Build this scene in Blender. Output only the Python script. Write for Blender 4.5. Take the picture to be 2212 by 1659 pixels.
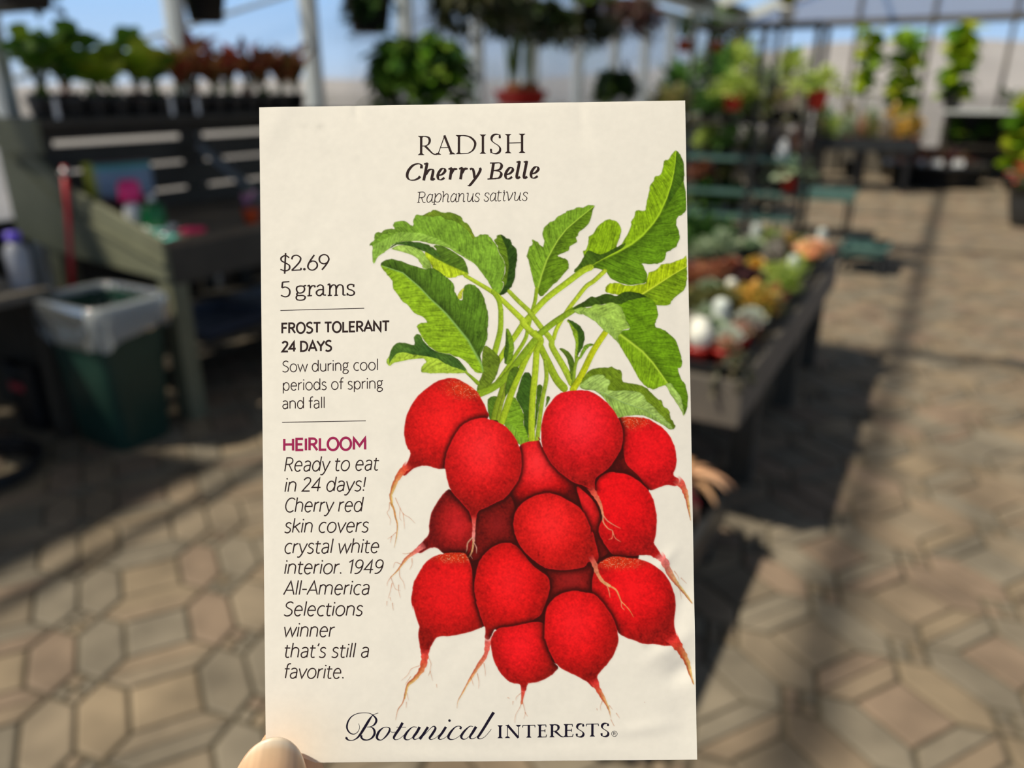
import bpy, bmesh, math, random
import numpy as np
from mathutils import Vector, Matrix

for o in list(bpy.data.objects):
    bpy.data.objects.remove(o, do_unlink=True)
scene = bpy.context.scene
COL = scene.collection

# ------------------------------------------------------------------ camera
EYE = Vector((0.0, 0.0, 1.5))
PITCH, YAW, FPX = math.radians(21.0), math.radians(29.0), 1662.0
cam_data = bpy.data.cameras.new('camera')
cam_data.sensor_width = 36.0
cam_data.lens = FPX / 2212.0 * 36.0
cam_data.clip_start, cam_data.clip_end = 0.01, 3000.0
cam_data.dof.use_dof = True
cam_data.dof.focus_distance = 0.1465
cam_data.dof.aperture_fstop = 11.2
cam = bpy.data.objects.new('camera', cam_data)
COL.objects.link(cam)
cam.location = EYE
cam.rotation_euler = (math.pi / 2 - PITCH, 0.0, YAW)
scene.camera = cam

# ------------------------------------------------------------------ sky, sun, exposure
world = bpy.data.worlds.new('world')
scene.world = world
world.use_nodes = True
wn, wl = world.node_tree.nodes, world.node_tree.links
tcw = wn.new('ShaderNodeTexCoord'); sep = wn.new('ShaderNodeSeparateXYZ'); ramp = wn.new('ShaderNodeValToRGB')
wl.new(tcw.outputs['Generated'], sep.inputs[0]); wl.new(sep.outputs['Z'], ramp.inputs[0]); wl.new(ramp.outputs[0], wn['Background'].inputs[0])
er = ramp.color_ramp.elements
er[0].position, er[0].color = 0.0, (0.50, 0.58, 0.70, 1)
er[1].position, er[1].color = 1.0, (0.035, 0.04, 0.055, 1)
for ps, cl in ((0.03, (0.44, 0.59, 0.80, 1)), (0.12, (0.31, 0.56, 0.93, 1)), (0.24, (0.13, 0.20, 0.32, 1))):
    e_l = er.new(ps); e_l.color = cl
wn['Background'].inputs[1].default_value = 1.2

SUN_DIR = Vector((-0.40, -0.42, 0.815)).normalized()      # towards the sun
sun_data = bpy.data.lights.new('sun', 'SUN')
sun_data.energy = 5.9
sun_data.color = (1.0, 0.93, 0.80)
sun_data.angle = math.radians(2.2)
sun = bpy.data.objects.new('sun', sun_data)
COL.objects.link(sun)
sun.location = (-6, -6, 12)
sun.rotation_euler = SUN_DIR.to_track_quat('Z', 'Y').to_euler()

vs = scene.view_settings
vs.view_transform, vs.look, vs.gamma, vs.exposure = 'Standard', 'None', 1.0, 0.0
vs.use_curve_mapping = False
scene.cycles.max_bounces = 8
scene.cycles.transparent_max_bounces = 24
scene.cycles.caustics_reflective = False
scene.cycles.caustics_refractive = False
scene.cycles.sample_clamp_indirect = 4.0

# ------------------------------------------------------------------ helpers
_c, _s = math.cos(YAW), math.sin(YAW)
_C, _S = math.cos(PITCH), math.sin(PITCH)

def at(px, py, z=None, X=None, Y=None):
    """The point of the place seen at a photo position, on a given height, X or Y."""
    u, v = (px - 1106.0) / FPX, (py - 829.5) / FPX
    fw, up = _C - v * _S, -(_S + v * _C)
    r = (u * _c - fw * _s, u * _s + fw * _c, up)
    t = (z - 1.5) / r[2] if z is not None else (X / r[0] if X is not None else Y / r[1])
    return Vector((t * r[0], t * r[1], 1.5 + t * r[2]))

def s2l(c):
    return tuple((x / 12.92 if x <= 0.04045 else ((x + 0.055) / 1.055) ** 2.4) for x in c)

def rgb(r, g, b):
    return s2l((r / 255.0, g / 255.0, b / 255.0))

class MB:
    """Collects vertices, faces and vertex colours of ONE mesh object."""
    def __init__(self):
        self.v, self.f, self.c, self.mi = [], [], [], []
        self.cur = (0.5, 0.5, 0.5); self.m = 0
    def add(self, vs, fs, col=None):
        n = len(self.v)
        col = col or self.cur
        self.v.extend(vs); self.c.extend([col] * len(vs))
        for f in fs:
            self.f.append([i + n for i in f]); self.mi.append(self.m)
        return self
    def box(self, x0, x1, y0, y1, z0, z1, col=None):
        v = [(x0, y0, z0), (x1, y0, z0), (x1, y1, z0), (x0, y1, z0), (x0, y0, z1), (x1, y0, z1), (x1, y1, z1), (x0, y1, z1)]
        return self.add(v, [(0, 3, 2, 1), (4, 5, 6, 7), (0, 1, 5, 4), (1, 2, 6, 5), (2, 3, 7, 6), (3, 0, 4, 7)], col)
    def prism(self, poly, axis, a, b, col=None):
        """poly in the two other axes, extruded along axis ('x','y','z') from a to b"""
        def P(p, t):
            return (t, p[0], p[1]) if axis == 'x' else ((p[0], t, p[1]) if axis == 'y' else (p[0], p[1], t))
        n = len(poly)
        v = [P(p, a) for p in poly] + [P(p, b) for p in poly]
        f = [tuple(range(n)), tuple(range(2 * n - 1, n - 1, -1))]
        f += [(i, i + n, (i + 1) % n + n, (i + 1) % n) for i in range(n)]
        return self.add(v, f, col)
    def bar(self, p, q, w, h=None, col=None, roll=0.0):
        p, q = Vector(p), Vector(q); h = h or w
        d = (q - p).normalized()
        ref = Vector((0, 0, 1)) if abs(d.z) < 0.95 else Vector((1, 0, 0))
        a = d.cross(ref).normalized(); b = a.cross(d).normalized()
        if roll:
            a, b = a * math.cos(roll) + b * math.sin(roll), b * math.cos(roll) - a * math.sin(roll)
        v = []
        for e in (p, q):
            for sx, sy in ((-1, -1), (1, -1), (1, 1), (-1, 1)):
                v.append(tuple(e + a * (sx * w / 2) + b * (sy * h / 2)))
        return self.add(v, [(0, 1, 2, 3), (7, 6, 5, 4), (0, 4, 5, 1), (1, 5, 6, 2), (2, 6, 7, 3), (3, 7, 4, 0)], col)
    def tube(self, pts, r, n=8, col=None, cap=True):
        pts = [Vector(p) for p in pts]
        rs = r if isinstance(r, (list, tuple)) else [r] * len(pts)
        rings = []; v = []
        for i, p in enumerate(pts):
            d = (pts[min(i + 1, len(pts) - 1)] - pts[max(i - 1, 0)]).normalized()
            ref = Vector((0, 0, 1)) if abs(d.z) < 0.9 else Vector((1, 0, 0))
            a = d.cross(ref).normalized(); b = a.cross(d)
            for k in range(n):
                t = 2 * math.pi * k / n
                v.append(tuple(p + (a * math.cos(t) + b * math.sin(t)) * rs[i]))
        f = []
        for i in range(len(pts) - 1):
            for k in range(n):
                f.append((i * n + k, i * n + (k + 1) % n, (i + 1) * n + (k + 1) % n, (i + 1) * n + k))
        if cap:
            f.append(tuple(range(n - 1, -1, -1))); f.append(tuple((len(pts) - 1) * n + k for k in range(n)))
        return self.add(v, f, col)
    def lathe(self, prof, n=24, o=(0, 0, 0), col=None, sq=None, closed=False):
        """prof [(r,z)...]; sq=(ax,ay,p) makes a rounded-rectangle section"""
        v = []; f = []
        for r, z in prof:
            for k in range(n):
                t = 2 * math.pi * k / n
                ct, st = math.cos(t), math.sin(t)
                if sq:
                    ax, ay, p = sq
                    ct, st = ax * math.copysign(abs(ct) ** p, ct), ay * math.copysign(abs(st) ** p, st)
                v.append((o[0] + r * ct, o[1] + r * st, o[2] + z))
        for i in range(len(prof) - 1):
            for k in range(n):
                f.append((i * n + k, i * n + (k + 1) % n, (i + 1) * n + (k + 1) % n, (i + 1) * n + k))
        if not closed:
            f.append(tuple(range(n - 1, -1, -1))); f.append(tuple((len(prof) - 1) * n + k for k in range(n)))
        return self.add(v, f, col)
    def build(self, name, mats, parent=None, smooth=False, loc=None):
        me = bpy.data.meshes.new(name)
        me.from_pydata([tuple(p) for p in self.v], [], self.f)
        if not isinstance(mats, (list, tuple)):
            mats = [mats]
        for m in mats:
            me.materials.append(m)
        if len(mats) > 1:
            me.polygons.foreach_set('material_index', self.mi)
        a = me.color_attributes.new('Col', 'FLOAT_COLOR', 'POINT')
        arr = np.ones((len(self.v), 4), np.float32); arr[:, :3] = np.array(self.c, np.float32).reshape(-1, 3)
        a.data.foreach_set('color', arr.ravel())
        if smooth:
            me.polygons.foreach_set('use_smooth', [True] * len(me.polygons))
        me.validate(); me.update()
        o = bpy.data.objects.new(name, me)
        COL.objects.link(o)
        if loc is not None:
            o.location = loc
        if parent is not None:
            o.parent = parent
        return o

def tag(o, label, cat, group=None, kind=None):
    o['label'] = label; o['category'] = cat
    if group: o['group'] = group
    if kind: o['kind'] = kind
    return o

def struct(o):
    o['kind'] = 'structure'
    return o

def thing(name, label, cat, loc=(0, 0, 0), group=None, rotz=0.0):
    o = bpy.data.objects.new(name, None)
    COL.objects.link(o)
    o.location = loc; o.rotation_euler = (0, 0, rotz); o.empty_display_size = 0.05
    return tag(o, label, cat, group)

def bevel(o, w=0.004, seg=2):
    m = o.modifiers.new('bevel', 'BEVEL'); m.width = w; m.segments = seg; m.limit_method = 'ANGLE'
    return o

# ------------------------------------------------------------------ materials
def mat(name, col=None, rough=0.6, attr=False, var=0.15, scale=6.0, metal=0.0, trans=0.0, bump=0.0, spec=0.4, tcol=None):
    m = bpy.data.materials.new(name); m.use_nodes = True
    n, l = m.node_tree.nodes, m.node_tree.links
    b = n['Principled BSDF']; out = n['Material Output']
    b.inputs['Roughness'].default_value = rough
    b.inputs['Metallic'].default_value = metal
    b.inputs['Specular IOR Level'].default_value = spec
    tc = n.new('ShaderNodeTexCoord'); ns = n.new('ShaderNodeTexNoise')
    ns.inputs['Scale'].default_value = scale; ns.inputs['Detail'].default_value = 4.0
    l.new(tc.outputs['Object'], ns.inputs['Vector'])
    mr = n.new('ShaderNodeMapRange')
    mr.inputs['From Min'].default_value, mr.inputs['From Max'].default_value = 0.3, 0.7
    mr.inputs['To Min'].default_value, mr.inputs['To Max'].default_value = 1.0 - var, 1.0 + var
    l.new(ns.outputs['Fac'], mr.inputs['Value'])
    mx = n.new('ShaderNodeVectorMath'); mx.operation = 'SCALE'
    if attr:
        at_ = n.new('ShaderNodeAttribute'); at_.attribute_name = 'Col'
        l.new(at_.outputs['Color'], mx.inputs[0])
    else:
        mx.inputs[0].default_value = col
    l.new(mr.outputs['Result'], mx.inputs['Scale'])
    l.new(mx.outputs['Vector'], b.inputs['Base Color'])
    if bump:
        bp = n.new('ShaderNodeBump'); bp.inputs['Strength'].default_value = bump; bp.inputs['Distance'].default_value = 0.01
        l.new(ns.outputs['Fac'], bp.inputs['Height']); l.new(bp.outputs['Normal'], b.inputs['Normal'])
    if trans:
        t = n.new('ShaderNodeBsdfTranslucent'); ms = n.new('ShaderNodeMixShader'); ms.inputs[0].default_value = trans
        if tcol:
            t.inputs['Color'].default_value = (*tcol, 1)
        else:
            l.new(mx.outputs['Vector'], t.inputs['Color'])
        l.new(b.outputs[0], ms.inputs[1]); l.new(t.outputs[0], ms.inputs[2]); l.new(ms.outputs[0], out.inputs[0])
    return m

def glazing(name, tint, milky, mcol, ribs=0.0, gloss=0.06):
    """Thin clear sheet: mostly lets light through, a little milky, ribbed like twin-wall plastic."""
    m = bpy.data.materials.new(name); m.use_nodes = True
    n, l = m.node_tree.nodes, m.node_tree.links
    n.remove(n['Principled BSDF']); out = n['Material Output']
    t = n.new('ShaderNodeBsdfTransparent'); t.inputs[0].default_value = (*tint, 1)
    d = n.new('ShaderNodeBsdfDiffuse'); d.inputs[0].default_value = (*mcol, 1)
    tr = n.new('ShaderNodeBsdfTranslucent'); tr.inputs[0].default_value = (*mcol, 1)
    a = n.new('ShaderNodeMixShader'); a.inputs[0].default_value = 0.55
    l.new(d.outputs[0], a.inputs[1]); l.new(tr.outputs[0], a.inputs[2])
    b = n.new('ShaderNodeMixShader'); b.inputs[0].default_value = milky
    l.new(t.outputs[0], b.inputs[1]); l.new(a.outputs[0], b.inputs[2])
    if ribs:
        tc = n.new('ShaderNodeTexCoord'); w = n.new('ShaderNodeTexWave'); w.bands_direction = 'Y'
        w.inputs['Scale'].default_value = ribs; w.inputs['Distortion'].default_value = 0.0
        l.new(tc.outputs['Object'], w.inputs['Vector'])
        mr = n.new('ShaderNodeMapRange'); mr.inputs['To Min'].default_value = milky * 0.5; mr.inputs['To Max'].default_value = milky * 1.5
        l.new(w.outputs['Fac'], mr.inputs['Value']); l.new(mr.outputs['Result'], b.inputs[0])
    g = n.new('ShaderNodeBsdfGlossy'); g.inputs['Roughness'].default_value = 0.08
    fr = n.new('ShaderNodeFresnel'); fr.inputs[0].default_value = 1.3
    ml = n.new('ShaderNodeMath'); ml.operation = 'MULTIPLY'; ml.inputs[1].default_value = gloss * 8
    l.new(fr.outputs[0], ml.inputs[0])
    c = n.new('ShaderNodeMixShader'); l.new(ml.outputs[0], c.inputs[0])
    l.new(b.outputs[0], c.inputs[1]); l.new(g.outputs[0], c.inputs[2]); l.new(c.outputs[0], out.inputs[0])
    return m

M = {
 'paint_white': mat('white painted timber', (0.62, 0.64, 0.62), 0.5, var=0.06),
 'paint_grey': mat('weathered dark timber', (0.10, 0.085, 0.065), 0.7, var=0.25),
 'joint': mat('sandy joints', (0.085, 0.07, 0.045), 0.95, var=0.55, scale=2.2),
 'paver': mat('concrete pavers', attr=True, rough=0.75, var=0.30, scale=5.0, bump=0.25),
 'ground': mat('dry ground', (0.25, 0.215, 0.185), 0.95, var=0.2, scale=0.3),
 'hill': mat('dry hills', (0.34, 0.30, 0.275), 1.0, var=0.12, scale=0.02),
 'leaf': mat('leaves', attr=True, rough=0.45, var=0.18, scale=18.0, trans=0.42),
 'fleshy': mat('fleshy leaves', attr=True, rough=0.45, var=0.10, scale=20.0),
 'black_plastic': mat('black nursery plastic', (0.012, 0.012, 0.013), 0.38, var=0.2, spec=0.4),
 'tray_plastic': mat('black tray plastic', (0.022, 0.024, 0.026), 0.35, var=0.2, spec=0.5),
 'terracotta': mat('orange clay-coloured plastic', (0.52, 0.075, 0.022), 0.45, var=0.08),
 'red_pot': mat('red pot plastic', (0.55, 0.03, 0.02), 0.40, var=0.08),
 'soil': mat('potting soil', (0.05, 0.035, 0.025), 0.95, var=0.4, scale=80.0),
 'bench_green': mat('grey green painted boards', (0.155, 0.158, 0.100), 0.6, var=0.12),
 'bench_dark': mat('dark stained boards', (0.045, 0.038, 0.028), 0.6, var=0.25),
 'bench_top': mat('worn brown bench top', (0.13, 0.10, 0.07), 0.7, var=0.25),
 'table_wood': mat('grey brown table boards', (0.115, 0.098, 0.078), 0.65, var=0.18),
 'metal_dark': mat('dark metal tube', (0.028, 0.028, 0.026), 0.4, var=0.15, metal=0.3),
 'metal_grey': mat('galvanised metal', (0.35, 0.36, 0.37), 0.35, var=0.1, metal=0.8),
 'bin_green': mat('dark green bin plastic', (0.013, 0.042, 0.031), 0.35, var=0.12),
 'teal': mat('teal shelf plastic', (0.075, 0.15, 0.13), 0.45, var=0.12),
 'red_handle': mat('red painted handle', (0.48, 0.014, 0.025), 0.3, var=0.08),
 'white_plastic': mat('white plastic', (0.75, 0.75, 0.75), 0.35, var=0.05),
 'attr': mat('coloured plastic', attr=True, rough=0.4, var=0.08),
 'wire': mat('hanger wire', (0.10, 0.11, 0.11), 0.4, metal=0.6),
 'glass': glazing('clear wall glazing', (0.96, 0.98, 0.99), 0.07, (0.80, 0.84, 0.88), ribs=0.0),
 'ribbed': glazing('ribbed wall glazing', (0.93, 0.95, 0.97), 0.28, (0.80, 0.84, 0.90), ribs=6.0),
 'frost': glazing('frosted gable glazing', (0.85, 0.87, 0.92), 0.50, (0.72, 0.73, 0.80)),
 'roofing': glazing('roof glazing', (0.95, 0.95, 0.92), 0.08, (0.88, 0.87, 0.82), gloss=0.02),
 'liner': None,
}
m = glazing('clear bin liner', (0.86, 0.90, 0.92), 0.66, (0.86, 0.88, 0.88), gloss=0.10)
M['liner'] = m
# ------------------------------------------------------------------ the setting
XW, YE, EAVE, RIDGE_X, XR = -4.4, 16.5, 2.62, 0.2, 4.8
PITCH_R = 0.36

def build_floor():
    rnd = random.Random(4)
    b = MB()
    hw, e, r, sq, g = 0.062, 0.088, 0.065, 0.176, 0.009
    per_x, per_y = 4 * hw + sq, 2 * (e + r)
    pal = [rgb(164, 143, 118), rgb(158, 141, 118), rgb(152, 139, 119), rgb(166, 146, 119), rgb(161, 138, 116), rgb(150, 138, 119)]
    th = math.radians(56.0)
    ct, st = math.cos(th), math.sin(th)
    def paver(poly):
        cx = sum(p[0] for p in poly) / len(poly); cy = sum(p[1] for p in poly) / len(poly)
        X, Y = cx * ct - cy * st, cx * st + cy * ct
        if not (XW - 0.1 < X < 4.5 and -1.2 < Y < YE + 0.1):
            return
        col = pal[rnd.randrange(len(pal))]; k = rnd.uniform(0.88, 1.08) * 0.59
        col = tuple(c * k for c in col)
        n = len(poly); v = []
        for ins, z in ((g * 0.6, -0.012), (g * 0.75, -0.003), (g * 1.6, 0.0)):
            for p in poly:
                d = math.hypot(p[0] - cx, p[1] - cy); q = 1 - ins / d * 1.25
                x, y = cx + (p[0] - cx) * q, cy + (p[1] - cy) * q
                v.append((x * ct - y * st, x * st + y * ct, z))
        f = [tuple(range(2 * n, 3 * n))]
        for j in (0, 1):
            f += [(j * n + i, j * n + (i + 1) % n, (j + 1) * n + (i + 1) % n, (j + 1) * n + i) for i in range(n)]
        b.add(v, f, col)
    for i in range(-60, 61):
        for j in range(-80, 81):
            x, y = i * per_x, j * per_y
            for k in (0, 1):
                cx = x + hw + 2 * hw * k
                paver([(cx - hw, y - e), (cx, y - e - r), (cx + hw, y - e), (cx + hw, y + e), (cx, y + e + r), (cx - hw, y + e)])
            x2 = x + 4 * hw
            paver([(x2, y - e), (x2 + sq, y - e), (x2 + sq, y + e), (x2, y + e)])
            paver([(x2, y + e), (x2 + sq, y + e), (x2 + sq + hw, y + e + r), (x2 - hw, y + e + r)])
            paver([(x2 + sq + hw, y + e + r), (x2 + sq, y + e + 2 * r), (x2, y + e + 2 * r), (x2 - hw, y + e + r)])
            cx = x + 2 * hw
            for i2, j2 in ((-1, 0), (1, 0), (0, -1), (0, 1)):
                qx, qy = cx + i2 * hw / 2, y + e + r + j2 * r / 2
                paver([(qx, qy - r / 2), (qx + hw / 2, qy), (qx, qy + r / 2), (qx - hw / 2, qy)])
    b.m = 1
    b.add([(XW, -1.2, -0.009), (4.5, -1.2, -0.009), (4.5, YE, -0.009), (XW, YE, -0.009)], [(0, 1, 2, 3)])
    return struct(b.build('floor', [M['paver'], M['joint']]))
build_floor()

struct(MB().add([(-400, -200, -0.25), (400, -200, -0.25), (400, 600, -0.25), (-400, 600, -0.25)], [(0, 1, 2, 3)]).build('ground', M['ground']))
hb = MB(); rh = random.Random(9); n = 90; hv = []; hf = []
for i in range(n):
    a = math.radians(-70 + 250 * i / (n - 1)); R = 330
    q = math.exp(-((math.degrees(a) - 85) / 32) ** 2)
    h = 3 + 17 * q + (1 + 4 * q) * math.sin(i * 0.45) + rh.uniform(-0.5, 0.5)
    for rr, zz in ((R, -1), (R + 40, h * 0.55), (R + 90, h)):
        hv.append((rr * math.cos(a) - 0, rr * math.sin(a), zz))
for i in range(n - 1):
    for k in (0, 1):
        hf.append((i * 3 + k, i * 3 + k + 1, (i + 1) * 3 + k + 1, (i + 1) * 3 + k))
struct(hb.add(hv, hf).build('hills', M['hill'], smooth=True))

# left glass wall: sill, eave plate, posts, panes
b = MB(); b.box(XW - 0.08, XW + 0.06, -1.2, YE, -0.02, 0.14); b.build('trim_1', M['paint_white'])
struct(bpy.data.objects['trim_1'])
posts_y = [0.0, 1.22, 2.46, 3.60, 4.80, 6.0, 7.2, 8.42, 9.64, 10.86, 12.08, 13.3, 14.52, 15.74]
wl_ = MB()
for y in posts_y:
    wl_.box(XW - 0.05, XW + 0.07, y - 0.035, y + 0.035, 0.14, EAVE - 0.05)
wl_.box(XW - 0.05, XW + 0.07, -1.2, YE, EAVE - 0.05, EAVE + 0.04)
wl_.m = 1; wl_.box(XW - 0.045, XW + 0.02, -1.2, YE, 0.0, 0.84)
struct(wl_.build('wall_left', [M['paint_white'], M['bench_dark']]))
edges = [-1.2] + posts_y + [YE]
k = 0
for y0, y1 in zip(edges[:-1], edges[1:]):
    k += 1
    p = MB(); p.box(XW - 0.012, XW - 0.006, y0 + 0.036, y1 - 0.036, 0.841, EAVE - 0.05)
    struct(p.build('window_%d' % k, M['ribbed'] if y0 > 4.9 or k == 3 else M['glass']))
# diagonal brace wires outside the second bay
br = MB(); br.bar((XW - 0.1, 2.6, 1.55), (XW - 0.1, 4.75, 2.15), 0.025)
struct(br.build('trim_2', M['paint_white']))

# end wall: base, posts, eave beam, panes, gable
ew = MB()
ex = [XW + 1.22 * i for i in range(8)]
zr = lambda x: EAVE + PITCH_R * (RIDGE_X - XW - abs(x - RIDGE_X))
for x in ex:
    ew.box(x - 0.03, x + 0.03, YE - 0.04, YE + 0.05, 0.0, zr(x))
ew.box(XW, XR, YE - 0.06, YE + 0.05, EAVE - 0.06, EAVE + 0.06)
ew.box(XW, XR, YE - 0.04, YE + 0.05, -0.02, 0.5)
struct(ew.build('wall_back', M['paint_grey']))
p = MB()
for i in range(len(ex) - 1):
    k += 1
    p = MB(); p.box(ex[i] + 0.031, ex[i + 1] - 0.031, YE - 0.004, YE + 0.002, 0.5, EAVE - 0.06)
    struct(p.build('window_%d' % k, M['glass']))
    k += 1
    x0, x1 = ex[i] + 0.031, ex[i + 1] - 0.031
    p = MB(); p.prism([(x0, EAVE + 0.06), (x1, EAVE + 0.06), (x1, zr(x1)), (x0, zr(x0))], 'y', YE - 0.004, YE + 0.002)
    struct(p.build('window_%d' % k, M['frost']))

# roof: rafters, purlins, ridge, glazing
rf = MB()
ys = [-3.6, -1.9, 3.19, 6.84, 9.28, 11.7, 14.1, YE - 0.03]
for y in ys:
    for sx in (-1, 1):
        xe = XW if sx < 0 else 2 * RIDGE_X - XW
        rf.bar((xe, y, zr(xe) + 0.02), (RIDGE_X, y, zr(RIDGE_X) + 0.02), 0.04, 0.17)
rf.box(RIDGE_X - 0.03, RIDGE_X + 0.03, -4.0, YE, zr(RIDGE_X), zr(RIDGE_X) + 0.14)
for x in (-1.82,):
    rf.box(x - 0.03, x + 0.03, -4.0, YE, zr(x) - 0.08, zr(x) + 0.02)
rf.m = 1
for sx in (-1, 1):                                  # unseen solid eave strips, added to shade the floor and bench by the glass
    xa = XW + 0.03 if sx < 0 else 2 * RIDGE_X - XW - 0.03
    xb = XW + 0.46 if sx < 0 else 2 * RIDGE_X - XW - 0.46
    for g0, g1 in ((-4.0, .50), (1.38, YE + .1)):          # gap left in the added strip so sun reaches bin and bench corner
      rf.add([(xa, g0, zr(xa) + .118), (xb, g0, zr(xb) + .118), (xb, g1, zr(xb) + .118), (xa, g1, zr(xa) + .118), (xa, g0, zr(xa) + .14), (xb, g0, zr(xb) + .14), (xb, g1, zr(xb) + .14), (xa, g1, zr(xa) + .14)],
           [(0, 1, 2, 3), (7, 6, 5, 4), (0, 4, 5, 1), (1, 5, 6, 2), (2, 6, 7, 3), (3, 7, 4, 0)])
struct(rf.build('roof', [M['paint_white'], M['paint_grey']]))
rg = MB()
for x0, x1 in ((XW - 0.25, RIDGE_X), (RIDGE_X, 2 * RIDGE_X - XW + 0.25)):
    rg.add([(x0, -4.0, zr(x0) + 0.115), (x1, -4.0, zr(x1) + 0.115), (x1, YE + 0.1, zr(x1) + 0.115), (x0, YE + 0.1, zr(x0) + 0.115)], [(0, 1, 2, 3)])
struct(rg.build('ceiling', M['roofing']))
# ------------------------------------------------------------------ plants and pots
def jit(c, r, a=0.25):
    k = 1 + r.uniform(-a, a)
    return tuple(max(0.004, x * k * (1 + r.uniform(-0.08, 0.08))) for x in c)

def blade(b, r, base, d, L, w, droop, col, seg=4, fold=0.25, tipw=0.0, roll=0.0):
    """one leaf: starts at base, heads along d, bends down by droop"""
    p = Vector(base); d = Vector(d).normalized()
    side = d.cross(Vector((0, 0, 1)))
    side = side.normalized() if side.length > 1e-3 else Vector((1, 0, 0))
    if roll: side = (Matrix.Rotation(roll, 3, d) @ side)
    v = []; n = seg
    for i in range(n + 1):
        t = i / n
        ww = w * (math.sin(math.pi * min(1, 0.08 + t * 0.92)) ** 0.75) * 0.5 + w * 0.04
        if i == n: ww = w * 0.03 + tipw
        up = side.cross(d).normalized()
        v += [tuple(p - side * ww + up * ww * fold), tuple(p), tuple(p + side * ww + up * ww * fold)]
        if i < n:
            d = (d + Vector((0, 0, -droop / n))).normalized(); p = p + d * (L / n)
    f = []
    for i in range(n):
        a = i * 3
        f += [(a, a + 1, a + 4, a + 3), (a + 1, a + 2, a + 5, a + 4)]
    b.add(v, f, col)

def sph(r, lo=0.1, hi=1.0):
    a = r.uniform(0, 2 * math.pi); z = r.uniform(lo, hi); q = math.sqrt(max(0, 1 - z * z))
    return Vector((q * math.cos(a), q * math.sin(a), z))

def bushy(seed, cols, R=0.12, H=0.15, n=60, L=0.06, w=0.035, droop=0.5, lo=0.0):
    r = random.Random(seed); b = MB()
    for i in range(n):
        d = sph(r, lo, 1.0); k = r.uniform(0.35, 1.0)
        base = Vector((d.x * R * k, d.y * R * k, max(0.0, d.z) * H * k))
        dd = (d + Vector((r.uniform(-.5, .5), r.uniform(-.5, .5), r.uniform(-.2, .5)))).normalized()
        blade(b, r, base, dd, L * r.uniform(.7, 1.2), w * r.uniform(.7, 1.2), droop, jit(r.choice(cols), r))
    for i in range(5):
        d = sph(r, 0.5, 1.0)
        b.tube([(0, 0, -0.01), (d.x * R * .4, d.y * R * .4, d.z * H * .7)], 0.003, 5, jit((0.10, 0.12, 0.04), r))
    return b

def spiky(seed, cols, n=30, L=0.25, w=0.012, spread=0.5, droop=0.8):
    r = random.Random(seed); b = MB()
    for i in range(n):
        a = r.uniform(0, 2 * math.pi); s = r.uniform(0.05, spread)
        d = Vector((math.cos(a) * s, math.sin(a) * s, 1))
        blade(b, r, (math.cos(a) * .012, math.sin(a) * .012, 0), d, L * r.uniform(.6, 1.1), w, droop * r.uniform(.4, 1.2), jit(r.choice(cols), r), seg=5)
    return b

def rosette(seed, cols, R=0.06, rings=4, n=8, w=0.035, tip=None):
    r = random.Random(seed); b = MB()
    for k in range(rings):
        el = math.radians(12 + 70 * k / max(1, rings - 1)); m = n - k
        for i in range(m):
            a = 2 * math.pi * (i + 0.5 * k) / m + r.uniform(-.1, .1)
            d = Vector((math.cos(a) * math.cos(el), math.sin(a) * math.cos(el), math.sin(el)))
            c = jit(r.choice(cols), r, 0.15)
            blade(b, r, (0, 0, 0.008 * k), d, R * (1 - .12 * k), w, -0.35, c, seg=4, fold=0.5)
    return b

def trailing(seed, cols, R=0.15, drop=0.3, n=22, L=0.05, w=0.035):
    r = random.Random(seed); b = MB()
    for i in range(n):
        a = r.uniform(0, 2 * math.pi); rr = R * r.uniform(.6, 1.15); dl = drop * r.uniform(.3, 1.1)
        pts = [Vector((0, 0, 0)), Vector((math.cos(a) * rr * .6, math.sin(a) * rr * .6, 0.05)), Vector((math.cos(a) * rr, math.sin(a) * rr, -dl * .35)), Vector((math.cos(a) * rr * 1.05, math.sin(a) * rr * 1.05, -dl))]
        b.tube(pts, 0.002, 4, jit((0.07, 0.10, 0.03), r))
        for k in range(9):
            t = r.uniform(0.25, 3); j = min(2, int(t)); p = pts[j].lerp(pts[j + 1], t - j)
            d = Vector((math.cos(a) + r.uniform(-1, 1), math.sin(a) + r.uniform(-1, 1), r.uniform(-.6, .5)))
            blade(b, r, p, d, L * r.uniform(.7, 1.3), w * r.uniform(.8, 1.2), 0.9, jit(r.choice(cols), r))
    return b

def stalked(seed, cols, H=0.3, n=5, L=0.14, w=0.10, spread=0.6, droop=0.7, up=0.4):
    """upright stalks, each with big leaves"""
    r = random.Random(seed); b = MB()
    for i in range(n):
        a = 2 * math.pi * i / n + r.uniform(-.5, .5); s = r.uniform(.2, spread); h = H * r.uniform(.55, 1.0)
        top = Vector((math.cos(a) * s * h, math.sin(a) * s * h, h))
        b.tube([(0, 0, 0), tuple(top * 0.5 + Vector((0, 0, h * .08))), tuple(top)], [0.005, .004, .003], 5, jit((0.10, 0.14, 0.04), r))
        for k in range(3):
            t = 1 - 0.22 * k
            d = Vector((math.cos(a + k * 2.2 + r.uniform(-.4, .4)), math.sin(a + k * 2.2), r.uniform(up - .3, up + .5)))
            blade(b, r, top * t, d, L * r.uniform(.7, 1.15), w * r.uniform(.8, 1.1), droop, jit(r.choice(cols), r), seg=5, roll=r.uniform(-1.0, 1.0))
    return b

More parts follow.
